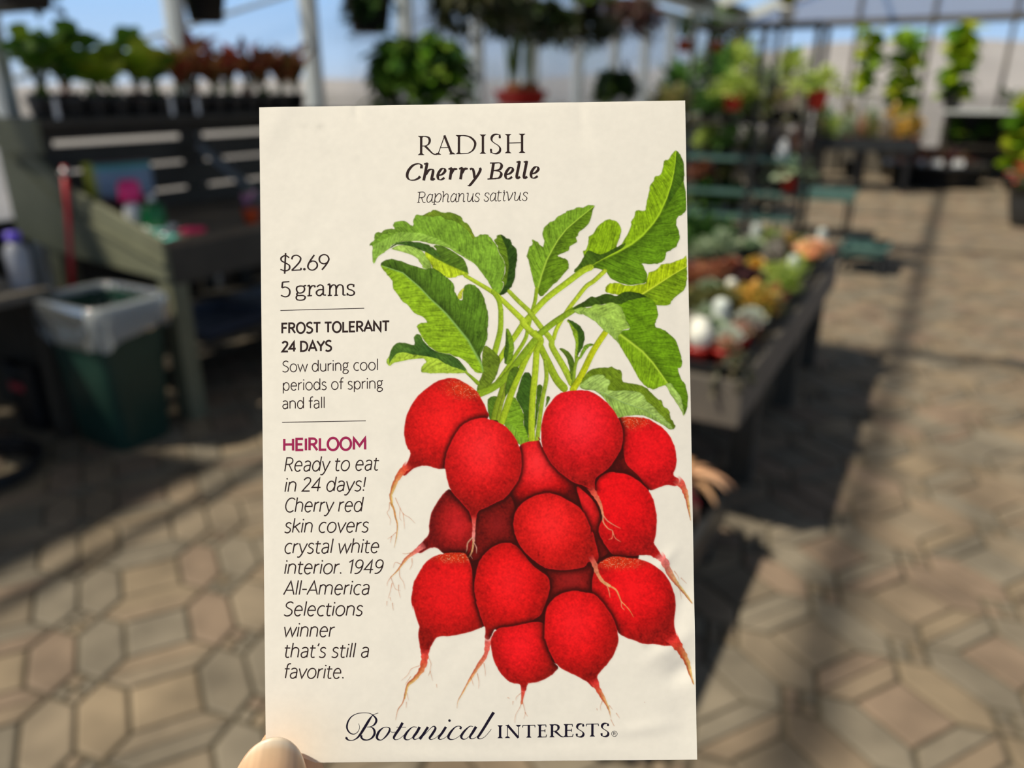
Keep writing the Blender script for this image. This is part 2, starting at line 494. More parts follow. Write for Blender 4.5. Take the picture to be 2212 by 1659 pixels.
def cactus(r0, h, col, ribs=12, n=14):
    b = MB(); v = []; f = []; m = ribs * 2
    for i in range(n + 1):
        t = i / n; z = h * t; rad = r0 * (max(0.0, 1 - (2 * t - 1) ** 2)) ** 0.5 if h < 3 * r0 else r0 * min(1, (max(0, 1 - ((t - .8) / .2) ** 2)) ** .5 if t > .8 else 1)
        for k in range(m):
            q = (rad + 1e-4) * (1.0 if k % 2 else 0.86); a = 2 * math.pi * k / m
            v.append((q * math.cos(a), q * math.sin(a), z))
    for i in range(n):
        for k in range(m):
            f.append((i * m + k, i * m + (k + 1) % m, (i + 1) * m + (k + 1) % m, (i + 1) * m + k))
    r = random.Random(int(r0 * 1e5)); b.add(v, f, col)
    for i in range(2, n - 1, 2):
        for k in range(1, m, 2):
            p = Vector(v[i * m + k]); d = Vector((p.x, p.y, (p.z - h / 2) * .6)).normalized()
            s = d.cross(Vector((0, 0, 1))).normalized() * 0.0012
            b.add([tuple(p - s), tuple(p + s), tuple(p + d * r0 * 0.28)], [(0, 1, 2)], (0.75, 0.72, 0.60))
    return b

def pot_shape(r, h, sq=False):
    b = MB()
    prof = [(r * .70, 0), (r * .74, h * .02), (r * .95, h * .80), (r * 1.06, h * .82), (r * 1.06, h), (r * .97, h), (r * .93, h * .84)]
    b.lathe(prof, 24 if not sq else 24, sq=(1, 1, 0.35) if sq else None)
    return b

def potted(name, label, cat, loc, foliage, pot_r=0.06, pot_h=0.09, pot_mat='black_plastic', group=None, square=False, leaf_mat='leaf', rotz=0.0, fname='foliage', soil=True, hanger=None, tilt=None):
    t = thing(name, label, cat, loc, group, rotz)
    p = pot_shape(pot_r, pot_h, square).build('pot', M[pot_mat], t, smooth=not square)
    if soil:
        s = MB(); s.lathe([(pot_r * .90, pot_h * .82), (pot_r * .90, pot_h * .86), (pot_r * .5, pot_h * .91)], 14); s.build('soil', M['soil'], t)
    o = foliage.build(fname, M[leaf_mat], t, smooth=True); o.location = (0, 0, pot_h * .88)
    if hanger:
        h = MB()
        for k in range(3):
            a = 2 * math.pi * k / 3
            h.tube([(pot_r * 1.03 * math.cos(a), pot_r * 1.03 * math.sin(a), pot_h * .97), (0, 0, hanger * .8)], 0.0022, 5)
        h.tube([(0, 0, hanger * .8), (0, 0, hanger)], 0.003, 5)
        h.build('hanger', M['wire'], t)
    return t
# ------------------------------------------------------------------ left side: potting bench, bin, hanging baskets
YB0, YB1, XB = 2.22, 4.6, -3.0
bench = thing('potting_bench', 'long dark potting bench with sloped grey-green end boards behind the bin', 'bench', (XB - 0.5, YB0, 0))
def loc_of(o, t): o.location = -Vector(t.location); return o
b = MB(); b.box(-3.92, XB, YB0 + .03, YB1, 0.835, 0.865); loc_of(b.build('bench_top', M['bench_top'], bench), bench)
b = MB(); b.box(XB - 0.03, XB, YB0 + .03, YB1, 0.665, 0.834); loc_of(b.build('front_board', M['bench_dark'], bench), bench)
for nm, poly in (('end_board', [(-3.0, .872), (-3.62, 1.072), (-3.95, 1.285), (-4.12, 1.40), (-4.12, 1.27), (-3.62, .955), (-3.0, .775)]),
                 ('end_board', [(-3.0, .762), (-3.62, .942), (-4.12, 1.255), (-4.12, .80), (-3.72, .735), (-3.0, .690)])):
    b = MB(); b.prism(poly, 'y', YB0, YB0 + 0.028); o = loc_of(b.build(nm, M['bench_green'], bench), bench); bevel(o, 0.006)
b = MB(); b.prism([(-3.0, .775), (-3.62, .955), (-4.12, 1.27), (-4.12, 1.25), (-3.62, .935), (-3.0, .755)], 'y', YB0 - .012, YB0 + 0.02); loc_of(b.build('batten', M['bench_green'], bench), bench)
for x in (XB - 0.05, -3.86):
    for y in (YB0 + .06, 3.4, YB1 - .06):
        b = MB(); b.box(x - .045, x + .045, y - .045, y + .045, 0, 0.834); loc_of(b.build('leg', M['bench_dark'] if y > 2.5 else M['bench_green'], bench), bench)
b = MB(); b.box(-3.9, XB - .06, YB0 + .1, YB1, 0.30, 0.33); loc_of(b.build('lower_shelf', M['bench_dark'], bench), bench)
# dark slatted back with three open gaps, and the plant shelf on top of it
for z0, z1 in ((0.866, 0.950), (0.968, 1.095), (1.113, 1.230), (1.258, 1.335)):
    b = MB(); b.box(-3.95, -3.925, YB0 + .03, YB1, z0, z1); loc_of(b.build('back_slat', M['bench_dark'], bench), bench)
for y in (2.30, 3.17, 4.1):
    b = MB(); b.box(-3.975, -3.951, y, y + .10, 0.30, 1.335); loc_of(b.build('upright', M['bench_dark'], bench), bench)
b = MB(); b.bar((-3.84, 3.20, 1.20), (-3.5, 3.34, 0.87), 0.07, 0.035); loc_of(b.build('brace', M['metal_grey'], bench), bench)
b = MB(); b.box(-4.25, -3.70, YB0 - .02, YB1, 1.336, 1.366); loc_of(b.build('plant_shelf', M['bench_dark'], bench), bench)
b = MB(); b.box(-3.99, -3.69, YB0 - .055, YB0 - .022, 1.215, 1.368); o = loc_of(b.build('shelf_end_board', M['bench_green'], bench), bench); bevel(o, .006)

GR = [rgb(92, 124, 36), rgb(74, 108, 34), rgb(120, 148, 44), rgb(60, 92, 36)]
GD = [rgb(52, 84, 30), rgb(40, 70, 28), rgb(72, 100, 36)]
GY = [rgb(150, 168, 40), rgb(130, 156, 40), rgb(168, 176, 60)]
RD = [rgb(150, 70, 52), rgb(128, 60, 48), rgb(150, 104, 60), rgb(120, 96, 52)]
LT = lambda cs, k: [tuple(min(.9, v * k) for v in c) for c in cs]
row = [(95, GR, 'drooping', .30), (160, GR, 'tall dark', .30), (215, GY, 'short', .20), (250, GR, 'broad upright', .36), (300, GY, 'spreading', .26), (345, GR, 'bushy', .24)]
nth = ['first', 'second', 'third', 'fourth', 'fifth', 'sixth', 'seventh', 'eighth', 'ninth', 'tenth']
for i, (px_, cc, w_, h_) in enumerate(row):
    p = at(px_, 215, X=-4.06)
    potted('potted_plant', '%s green plant in black pot, %s on the slatted shelf from the left' % (w_, nth[i]), 'potted plant', (-4.06 - .05 * (i % 2), p.y, 1.367),
           stalked(100 + i, LT(cc, 1.7), h_ * .85, 11, .125, .105, .55, .5, .7), .066, .115, 'black_plastic', 'green plants on the slatted shelf')
for i, px_ in enumerate((395, 432, 468, 505, 540, 575, 612, 650)):
    p = at(px_, 212, X=-4.06)
    potted('potted_plant', 'reddish plant in black pot on the slatted shelf, %s of the red ones' % nth[i], 'potted plant', (-4.06 - .05 * (i % 2), p.y, 1.367),
           stalked(140 + i, LT(RD, 1.6), .21 + .05 * (i % 3 == 1), 13, .13, .05, .5, .25, 1.0), .062, .105, 'black_plastic', 'red plants on the slatted shelf')
for i, px_ in enumerate((120, 370, 425)):
    p = at(px_, 250, X=-3.74)
    t = thing('plant_label', 'white plant label at the slatted shelf edge, %s from the left' % nth[i], 'plant label', (-3.725, p.y, 1.367), 'plant labels on the slatted shelf')
    b = MB(); b.prism([(-.012, 0), (.012, 0), (.012, .085), (0, .10), (-.012, .085)], 'x', 0, .0015); b.build('tag', M['white_plastic'], t)

for i in range(13):
    y = 2.32 + .127 * i
    potted('potted_plant', 'black pot with a low seedling, %s from left in the front shelf row' % (nth + ['eleventh', 'twelfth', 'thirteenth'])[i], 'potted plant', (-3.83, y, 1.367),
           bushy(170 + i, [GR, RD, GR][i % 3], .05, .05, 16, .05, .02), .058, .095, 'black_plastic', 'front row of seedlings on the slatted shelf', square=True)

# things on the bench top
def lathe_thing(name, label, cat, loc, parts, group=None):
    t = thing(name, label, cat, loc, group)
    for nm, prof, m, kw in parts:
        b = MB(); b.lathe(prof, 24, **kw); b.build(nm, M[m] if isinstance(m, str) else m, t, smooth=True)
    return t
def pillow(w, h, d, n=12):
    b = MB(); v = []; f = []
    for s in (1, -1):
        for j in range(n + 1):
            for i in range(n + 1):
                u, q = i / n, j / n
                v.append(((u - .5) * w, s * d / 2 * (math.sin(math.pi * u) ** .5) * (math.sin(math.pi * q) ** .35) * 1.0, q * h))
    N = (n + 1) ** 2
    for s in (0, 1):
        for j in range(n):
            for i in range(n):
                a = s * N + j * (n + 1) + i
                q = (a, a + 1, a + n + 2, a + n + 1)
                f.append(q if s == 0 else tuple(reversed(q)))
    return b, v, f
bag = thing('fertilizer_bag', 'blue, grey and maroon bag with a yellow-green side standing on the bench', 'bag', (-3.62, 2.50, .866), rotz=math.radians(80))
b, v, f = pillow(.34, .30, .12)
cols = []
for p in v:
    z = p[2] / .30
    c = rgb(90, 30, 34) if z > .93 else (rgb(60, 150, 150) if z > .86 else (rgb(120, 140, 165) if z > .42 else rgb(70, 40, 44)))
    if p[0] < -.125: c = rgb(150, 150, 20)
    cols.append(c)
b.v, b.f, b.c, b.mi = v, f, cols, [0] * len(f)
b.build('sack', M['attr'], bag, smooth=True)
lathe_thing('bottle', 'white spray bottle with a hot pink top in front of the bag', 'bottle', (-3.36, 2.36, .866), [
    ('body', [(.036, 0), (.040, .01), (.040, .10), (.030, .125), (.018, .14)], 'white_plastic', {}),
    ('cap', [(.046, .14), (.050, .15), (.050, .215), (.036, .235), (.0, .238)], mat('hot pink plastic', rgb(226, 40, 120), .35, var=.05), {})])
lathe_thing('bottle', 'dark green squat bottle with white cap beside the pink-topped one', 'bottle', (-3.27, 2.40, .866), [
    ('body', [(.050, 0), (.055, .012), (.055, .10), (.042, .125), (.016, .14)], mat('deep green plastic', rgb(8, 96, 48), .35, var=.05), {}),
    ('cap', [(.018, .14), (.018, .168), (.0, .17)], 'white_plastic', {})])
lathe_thing('bowl', 'small crumpled white dish on the bench near its corner', 'dish', (-3.19, 2.37, .866), [
    ('dish', [(.035, 0), (.060, .018), (.075, .034), (.071, .034), (.054, .016), (.0, .008)], 'white_plastic', {})])
b = MB()
v = [(-.085, -.045, .002), (.085, -.045, .002), (.09, .05, .006), (-.08, .05, .010), (-.085, -.045, .0), (.085, -.045, .0), (.09, .05, .004), (-.08, .05, .008)]
b.add(v, [(0, 1, 2, 3), (7, 6, 5, 4), (0, 4, 5, 1), (1, 5, 6, 2), (2, 6, 7, 3), (3, 7, 4, 0)])
o = b.build('cloth', mat('mint cloth', rgb(110, 215, 195), .8, var=.06), None); o.location = (-3.115, 2.285, .866); o.rotation_euler = (0, 0, .2)
tag(o, 'mint green folded cloth on the near corner of the bench', 'cloth')
t = thing('trowel', 'hand tool with hot pink grip lying on the bench edge', 'hand tool', (-3.045, 2.36, .868), rotz=1.2)
b = MB(); b.tube([(0, 0, .018), (.03, 0, .02), (.075, 0, .02), (.11, 0, .018)], [.010, .017, .015, .011], 10); b.build('grip', mat('hot pink rubber', rgb(235, 40, 100), .4, var=.05), t, smooth=True)
b = MB(); b.tube([(-.09, 0, .008), (-.03, 0, .016), (0, 0, .018)], [.012, .006, .005], 8); b.build('blade', M['metal_grey'], t, smooth=True)
potted('potted_flower', 'orange pot with a pale pink flower on the bench beside the packet edge', 'potted flower', (-2.99 - .06, 2.79, .866), bushy(55, [rgb(196, 140, 190), rgb(214, 160, 204), rgb(90, 120, 50)], .045, .08, 40, .04, .03), .042, .075, 'terracotta')

# lower shelf load
for i, (y, z, lab, cc) in enumerate(((2.42, .331, 'upper dark blue-grey seed tray lying on the bench lower shelf nearest the bin', (.05, .06, .09)), (2.98, .331, 'long pale grey seed tray on the bench lower shelf, farther from the bin', (.20, .20, .21)))):
    t = thing('seed_tray', lab, 'tray', (-3.32, y + .25, z))
    b = MB(); b.lathe([(.20, 0), (.22, .05), (.235, .052), (.205, .05), (.185, .006)], 28, sq=(1.0, 1.15, .25)); b.build('tray', mat('tray plastic %d' % i, cc, .5), t)
for i, (y, m_, lab) in enumerate(((2.36, 'terracotta', 'terracotta pot under the bench just behind the bin'), (2.50, 'black_plastic', 'black empty pot under the bench behind the terracotta one'))):
    t = thing('plant_pot', lab, 'pot', (-3.72, y, .331)); pot_shape(.06, .12).build('pot', M[m_], t, smooth=True)

# bin with liner
def rrect(ax, ay, z, n=40, p=.30):
    out = []
    for k in range(n):
        t = 2 * math.pi * (k + .5) / n; ct, st = math.cos(t), math.sin(t)
        out.append((ax * math.copysign(abs(ct) ** p, ct), ay * math.copysign(abs(st) ** p, st), z))
    return out
binr = thing('trash_bin', 'dark green rectangular rubbish bin with clear liner at the bench end', 'bin', (-3.14, 1.975, 0))
def rings(b, rs, cap0=True):
    n = len(rs[0]); v = [p for r in rs for p in r]; f = []
    for i in range(len(rs) - 1):
        f += [(i * n + k, i * n + (k + 1) % n, (i + 1) * n + (k + 1) % n, (i + 1) * n + k) for k in range(n)]
    if cap0: f.append(tuple(range(n - 1, -1, -1)))
    b.add(v, f)
b = MB(); rings(b, [rrect(.165, .130, 0), rrect(.168, .133, .02), rrect(.195, .155, .40), rrect(.212, .170, .63), rrect(.226, .182, .632), rrect(.226, .182, .655), rrect(.214, .171, .655), rrect(.206, .164, .63), rrect(.165, .13, .03)])
b.build('body', M['bin_green'], binr)
r = random.Random(3); b = MB(); N = 64
def wav(ax, ay, z, amp, seed, zamp=0.0):
    base = rrect(ax, ay, z, N); rr = random.Random(seed); ph = [rr.uniform(0, 6.3) for _ in range(3)]
    out = []
    for k, p in enumerate(base):
        q = amp * (math.sin(k * 1.9 + ph[0]) + .6 * math.sin(k * .9 + ph[1])); s = 1 + q / .2
        dz = zamp * (math.sin(k * 2 * math.pi / N * 2 + .6) + .5 * math.sin(k * 2 * math.pi / N * 5 + ph[2]))
        out.append((p[0] * s, p[1] * s, p[2] + dz))
    return out
rings(b, [wav(.15, .12, .10, .004, 1), wav(.197, .156, .50, .004, 2), wav(.210, .168, .655, .002, 3), wav(.222, .178, .672, .002, 4), wav(.236, .192, .665, .002, 5), wav(.238, .194, .61, .004, 6, .004), wav(.236, .192, .55, .005, 7, .012), wav(.228, .184, .505, .005, 8, .028)], False)
b.build('liner', M['liner'], binr, smooth=True)
# red pole leaning behind the bin
t = thing('broom', 'red handled broom leaning on the sloped bench end', 'broom', (-3.72, 2.14, 0))
b = MB(); b.tube([(0, 0, .07), (.20, .03, 1.17)], .0125, 10); b.build('handle', M['red_handle'], t, smooth=True)
b = MB(); b.tube([(.20, .03, 1.13), (.203, .0303, 1.145), (.206, .031, 1.16)], [.018, .022, .018], 10); b.build('collar', M['metal_grey'], t, smooth=True)
b = MB(); b.box(-.12, .12, -.02, .02, .05, .085); [b.bar((x, 0, .055), (x * 1.1, 0, .0), .012) for x in [-.11 + .0175 * i for i in range(13)]]; b.build('brush_head', M['bench_dark'], t)
# dark tote with a red label behind the bin
t = thing('crate', 'black crate with a small red label in the dark behind the bin', 'crate', (-3.60, 1.95, 0))
b = MB(); b.lathe([(.15, 0), (.165, .30), (.175, .30), (.175, .325), (.16, .325), (.14, .01)], 28, sq=(.6, 1, .25)); b.build('body', M['black_plastic'], t)
b = MB(); b.box(-.05, .05, -.1695, -.163, .20, .235); b.build('label', mat('red paper', rgb(170, 60, 66), .6), t)
# low shelf at the far left with bottles
t = thing('side_table', 'low dark slatted table against the glass left of the bin', 'table', (-3.75, 1.55, 0))
b = MB(); b.box(-.45, .44, -.35, .33, .66, .70); b.build('table_top', M['table_wood'], t)
for x in (-.4, .39):
    for y in (-.3, .28):
        b = MB(); b.box(x - .03, x + .03, y - .03, y + .03, 0, .659); b.build('leg', M['bench_dark'], t)
b = MB()
for i in range(9): b.box(-.40 + i * .095, -.33 + i * .095, .30, .315, .06, .655)
b.build('slatted_front', M['bench_dark'], t)
lathe_thing('bottle', 'clear grey bottle with a violet cap on the left table', 'bottle', (-3.43, 1.86 - .03, .701), [
    ('body', [(.045, 0), (.048, .01), (.048, .155), (.030, .185), (.02, .195)], mat('grey translucent plastic', rgb(150, 152, 160), .3, var=.15), {}),
    ('cap', [(.026, .195), (.030, .20), (.030, .232), (.0, .236)], mat('violet plastic', rgb(100, 80, 200), .35, var=.04), {})])
potted('potted_plant', 'green leafy plant in a black pot on the left table at the frame edge', 'potted plant', (-3.72, 1.78, .701), bushy(61, GR, .08, .12, 50, .07, .04), .075, .13)
t = thing('plant_pot', 'small terracotta pot on the left table beside the violet-capped bottle', 'pot', (-3.52, 1.70, .701)); pot_shape(.045, .08).build('pot', M['terracotta'], t, smooth=True)
# coiled hose on the floor
b = MB()
for k in range(3):
    pts = [((.20 + .012 * k) * math.cos(a * math.pi / 14), (.20 + .012 * k) * math.sin(a * math.pi / 14), .016 + .024 * k) for a in range(29)]
    b.tube(pts, .013, 8, cap=False)
o = b.build('hose', M['black_plastic'], None, smooth=True); o.location = (-3.30, 1.42, 0); tag(o, 'black hose coiled on the pavers by the left table', 'hose')

# ---- hanging baskets along the wall purlin
HB = lambda px_, py_, X: at(px_, py_, X=X)
rail = MB(); rail.box(-3.63, -3.57, -1.2, YE - .1, 2.52, 2.58); struct(rail.build('trim_3', M['paint_white']))
def hung(px_, py_, X, lab, fol, r, h, m_, cat='hanging plant', leaf='leaf', top=2.53, name='hanging_basket', g=None):
    p = HB(px_, py_, X)                       # pot bottom
    return potted(name, lab, cat, (p.x, p.y, p.z), fol, r, h, m_, g, hanger=max(.2, top - p.z), leaf_mat=leaf)
hung(447, 48, -3.6, 'dark hanging pot with sparse leaves between the second and third glass posts', stalked(201, GD, .2, 6, .12, .07, 1.0, 1.0), .115, .17, 'black_plastic')
hung(800, 72, -3.6, 'large dark hanging pot with leaves spilling over its left side', trailing(202, GD, .17, .25, 16, .07, .05), .16, .24, 'black_plastic')
hung(905, 150, -3.3, 'big bushy green ivy in a hanging basket above the packet', trailing(203, [rgb(96, 140, 30), rgb(60, 100, 28), rgb(40, 72, 24), rgb(128, 160, 50)], .29, .42, 110, .10, .085), .14, .15, 'black_plastic')
hung(1030, 12, -3.3, 'dim drooping fern in a hanging basket just right of the ivy', trailing(204, [rgb(66, 70, 40), rgb(84, 84, 52), rgb(50, 60, 30)], .34, .34, 110, .10, .045), .13, .15, 'black_plastic')
hung(1140, 78, -3.5, 'wide dark hanging pot over the tray of bulbs', trailing(205, [rgb(60, 76, 36), rgb(44, 62, 30)], .30, .22, 80, .10, .06), .21, .26, 'black_plastic')
hung(1235, 85, -3.5, 'dark hanging pot with greyish fuzzy foliage over a pale tag', trailing(206, [rgb(92, 92, 66), rgb(72, 78, 50), rgb(60, 66, 40)], .40, .26, 120, .10, .045), .19, .22, 'black_plastic')
hung(1278, 30, -3.2, 'bright lime hanging plant beside the fuzzy grey one', bushy(207, [rgb(140, 166, 24), rgb(120, 150, 20)], .19, .20, 150, .09, .06), .10, .10, 'black_plastic')
hung(1355, 40, -3.4, 'purple-brown hanging plant with loose strands near the roof beam', trailing(208, [rgb(96, 62, 62), rgb(120, 96, 84), rgb(80, 50, 52)], .32, .36, 110, .09, .04), .14, .16, 'black_plastic')
hung(1330, 185, -4.0, 'slim hanging plant with a long dark tail below the purple one', trailing(209, [rgb(70, 100, 44), rgb(46, 70, 48), rgb(36, 52, 40), rgb(110, 140, 44)], .20, .36, 80, .12, .07), .10, .14, 'black_plastic')
hung(1478, 112, -3.8, 'small rust-red hanging pot with a sparse spiky plant, left one of its pair', spiky(210, GR, 26, .45, .03, .6, .5), .12, .16, 'terracotta', g='small rust pots hung along the wall')
hung(1543, 112, -3.8, 'small rust-red hanging pot with a dense grassy mop, right one of its pair', spiky(211, [rgb(70, 110, 24), rgb(96, 132, 40), rgb(54, 88, 20)], 90, .62, .04, .55, .9), .12, .16, 'terracotta', g='small rust pots hung along the wall')
# dark hanging box in the upper left corner
p = at(30, 22, X=-3.2)
t = thing('hanging_planter', 'black planter box hung in the upper left corner with a trailing stem', 'planter', (p.x - .06, p.y - .02, p.z))
b = MB(); b.lathe([(.15, 0), (.155, .01), (.18, .12), (.195, .12), (.195, .14), (.175, .14), (.15, .02)], 24, sq=(1.4, .6, .3)); b.build('box', M['black_plastic'], t)
b = MB(); [b.tube([(x, 0, .13), (x * .2, 0, .62)], .004, 6) for x in (-.2, .2)]; b.tube([(0, 0, .62), (0, 0, .85)], .005, 6); b.build('hanger', M['wire'], t)
trailing(215, GD, .15, .12, 8, .06, .03).build('foliage', M['leaf'], t, smooth=True).location = (.12, 0, .10)

# red tray of sprouting bulbs on a wall shelf
p0 = at(1125, 221, X=-4.0)
sh = thing('wall_shelf', 'narrow white shelf on the glass wall holding the bulb tray', 'shelf', (-4.0, p0.y, p0.z - .03))
b = MB(); b.box(-.33, .22, -.75, .75, -.03, 0); b.build('board', M['paint_white'], sh)
for y in (-.6, .6):
    b = MB(); b.bar((-.31, y, -.3), (.1, y, -.03), .03); b.build('bracket', M['paint_white'], sh)
t = thing('bulb_tray', 'red bowl of amaryllis bulbs with tall strap leaves above the packet top', 'bulb tray', (-4.0, p0.y, p0.z - .03))
b = MB(); b.lathe([(.20, 0), (.22, .01), (.27, .12), (.285, .12), (.285, .145), (.26, .145), (.22, .03)], 28); b.build('bowl', M['red_pot'], t, smooth=True)
b = MB(); b.lathe([(.25, .10), (.25, .115), (.12, .125)], 20); b.build('soil', M['soil'], t)
for i, (x, y) in enumerate(((.03, -.14), (.08, -.03), (.05, .09), (-.08, -.08), (-.08, .07), (.13, .05))):
    b = MB(); b.lathe([(.03, 0), (.055, .03), (.058, .065), (.035, .105), (.018, .125)], 14); o = b.build('bulb', mat('bulb skin %d' % i, rgb(178, 112, 62), .7, var=.2, scale=30), t, smooth=True); o.location = (x, y, .10)
    if i < 4: spiky(230 + i, [rgb(96, 124, 40), rgb(120, 146, 60)], 4, .62, .05, .14, .25).build('strap_leaves', M['leaf'], o, smooth=True).location = (0, 0, .11)
# ------------------------------------------------------------------ right side: succulent table, rack, far benches
TZ, TX1, TX0, TY0, TY1 = 0.62, -0.47, -1.69, 2.38, 4.62
tb = thing('display_table', 'long grey-brown wooden display table full of succulents right of the packet', 'table', (-1.08, TY0, 0))
def lo(o): o.location = -Vector(tb.location); return o
b = MB(); b.box(TX0 + .03, TX1 - .03, TY0 + .03, TY1 - .03, TZ - .05, TZ - .02); lo(b.build('table_top', M['table_wood'], tb))
for nm, q in (('near_apron', (TX0, TX1, TY0, TY0 + .03)), ('far_apron', (TX0, TX1, TY1 - .03, TY1)), ('side_apron', (TX1 - .03, TX1, TY0 + .031, TY1 - .031)), ('side_apron', (TX0, TX0 + .03, TY0 + .031, TY1 - .031))):
    b = MB(); b.box(*q, TZ - .165, TZ - .005); o = lo(b.build(nm, M['table_wood'], tb)); bevel(o, .004)
for x in (TX1 - .08, TX0 + .08):
    for y in (TY0 + .55, TY1 - .09, TY0 + 1.45):
        b = MB(); b.box(x - .045, x + .045, y - .045, y + .045, 0, TZ - .051); lo(b.build('leg', M['bench_dark'], tb))
# shallow black trays covering the table
for i in range(4):
    for j in range(2):
        x = TX1 - .035 - .285 - j * .585; y = TY0 + .05 + .265 + i * .545
        t = thing('tray', 'black shallow tray, %s from the near table end, %s column' % (nth[i], 'aisle' if j == 0 else 'inner'), 'tray', (x, y, TZ - .0195), 'black trays on the succulent table')
        b = MB(); b.lathe([(.26, 0), (.268, .002), (.278, .035), (.292, .035), (.292, .041), (.274, .041), (.262, .008)], 36, sq=(1.0, .93, .18)); b.build('tray', M['tray_plastic'], t)
SC = {
 'yellow': [rgb(214, 170, 30), rgb(190, 150, 30), rgb(150, 140, 30)], 'lime': [rgb(150, 168, 50), rgb(172, 186, 76), rgb(132, 156, 44)],
 'sage': [rgb(140, 156, 120), rgb(160, 172, 138), rgb(118, 138, 104)], 'olive': [rgb(110, 110, 50), rgb(92, 96, 46), rgb(130, 124, 60)],
 'rust': [rgb(160, 92, 60), rgb(140, 80, 56), rgb(176, 116, 64)], 'plum': [rgb(70, 36, 42), rgb(86, 48, 50), rgb(54, 30, 34)],
 'grey': [rgb(150, 140, 128), rgb(170, 160, 148), rgb(128, 122, 110)], 'peach': [rgb(232, 170, 124), rgb(240, 186, 120), rgb(226, 150, 120)],
 'green': [rgb(70, 116, 34), rgb(88, 134, 44), rgb(52, 96, 30)], 'silver': [rgb(178, 186, 170), rgb(196, 200, 186), rgb(150, 160, 142)],
 'pinkish': [rgb(196, 150, 130), rgb(180, 130, 112), rgb(168, 140, 100)]}
# (photo column, photo row) of each plant, its colouring, growth, size, pot
PL = [(1525, 772, 'white', 'cactus', .050, 'red'), (1572, 748, 'white', 'cactus', .052, 'red'), (1602, 735, 'silver', 'rosette', .050, 'red'), (1640, 745, 'pinkish', 'rosette', .04, 'red'),
      (1505, 740, 'pinkish', 'bushy', .05, 'red'), (1545, 708, 'sage', 'rosette', .055, 'red'), (1648, 712, 'pinkish', 'rosette', .045, 'red'), (1668, 690, 'silver', 'rosette', .055, 'red'),
      (1500, 695, 'grey', 'bushy', .05, 'black'), (1588, 688, 'silver', 'column', .03, 'black'), (1530, 672, 'sage', 'bushy', .05, 'black'), (1620, 690, 'grey', 'rosette', .05, 'black'),
      (1640, 645, 'yellow', 'bushy', .075, 'black'), (1610, 632, 'yellow', 'bushy', .06, 'black'), (1675, 628, 'rust', 'bushy', .05, 'black'), (1698, 640, 'sage', 'bushy', .045, 'black'),
      (1560, 640, 'olive', 'bushy', .07, 'black'), (1510, 640, 'olive', 'bushy', .065, 'black'), (1530, 615, 'sage', 'rosette', .06, 'black'), (1580, 605, 'white', 'cactus', .032, 'black'),
      (1628, 590, 'plum', 'rosette', .06, 'black'), (1605, 575, 'plum', 'rosette', .05, 'black'), (1735, 592, 'lime', 'bushy', .07, 'black'), (1712, 605, 'lime', 'bushy', .06, 'black'),
      (1680, 578, 'lime', 'rosette', .06, 'black'), (1765, 590, 'silver', 'column', .022, 'black'), (1505, 590, 'rust', 'bushy', .07, 'black'), (1545, 575, 'rust', 'bushy', .06, 'black'),
      (1580, 562, 'rust', 'rosette', .055, 'black'), (1632, 562, 'yellow', 'rosette', .055, 'black'), (1670, 545, 'grey', 'bushy', .06, 'black'), (1720, 560, 'lime', 'bushy', .055, 'black'),
      (1755, 535, 'peach', 'rosette', .095, 'black'), (1778, 545, 'peach', 'rosette', .06, 'black'), (1555, 525, 'sage', 'bushy', .085, 'black'), (1515, 530, 'sage', 'bushy', .06, 'black'),
      (1620, 525, 'sage', 'rosette', .08, 'black'), (1680, 515, 'grey', 'bushy', .055, 'black'), (1510, 480, 'green', 'bushy', .10, 'black'), (1560, 480, 'green', 'bushy', .10, 'black'),
      (1610, 470, 'green', 'bushy', .09, 'black'), (1665, 495, 'silver', 'column', .03, 'black'), (1695, 490, 'lime', 'bushy', .07, 'black'), (1748, 492, 'yellow', 'rosette', .06, 'black'),
      (1765, 500, 'silver', 'rosette', .055, 'black'), (1640, 500, 'grey', 'rosette', .05, 'black'), (1725, 520, 'olive', 'bushy', .06, 'black'), (1805, 520, 'silver', 'column', .024, 'black'),
      (1460, 700, 'grey', 'bushy', .06, 'black'), (1450, 640, 'olive', 'bushy', .065, 'black'), (1460, 580, 'rust', 'bushy', .06, 'black'), (1462, 520, 'green', 'bushy', .09, 'black')]
LIT = lambda cs, k=1.45, g=.2: [tuple(min(.95, (v * (1 - g) + g * sum(c) / 3) * k) for v in c) for c in cs]
SC = {q: LIT(v) for q, v in SC.items()}
KIND = {'cactus': ('ball cactus', 'cactus'), 'column': ('upright fuzzy cactus', 'cactus'), 'rosette': ('rosette succulent', 'succulent'), 'bushy': ('bushy succulent', 'succulent')}
spots = []
for i, (px_, py_, cn, kd, R, pt) in enumerate(PL):
    p = at(px_, py_ + 8, z=TZ + .085)
    spots.append([p.x, p.y])
rad = [q[4] for q in PL]
for it in range(60):                               # keep the pots apart and on the table
    for i in range(len(spots)):
        for j in range(i):
            dx, dy = spots[i][0] - spots[j][0], spots[i][1] - spots[j][1]; d = math.hypot(dx, dy) + 1e-6
            need = .088
            if d < need:
                k = (need - d) / d * .5
                spots[i][0] += dx * k; spots[i][1] += dy * k; spots[j][0] -= dx * k; spots[j][1] -= dy * k
        spots[i][0] = min(TX1 - .095, max(TX0 + .1, spots[i][0])); spots[i][1] = min(TY1 - .10, max(TY0 + .11, spots[i][1]))
order = sorted(range(len(PL)), key=lambda i: (PL[i][2], PL[i][3], spots[i][1]))
cnt = {}; tot = {}
for i in order: tot[PL[i][2:4]] = tot.get(PL[i][2:4], 0) + 1
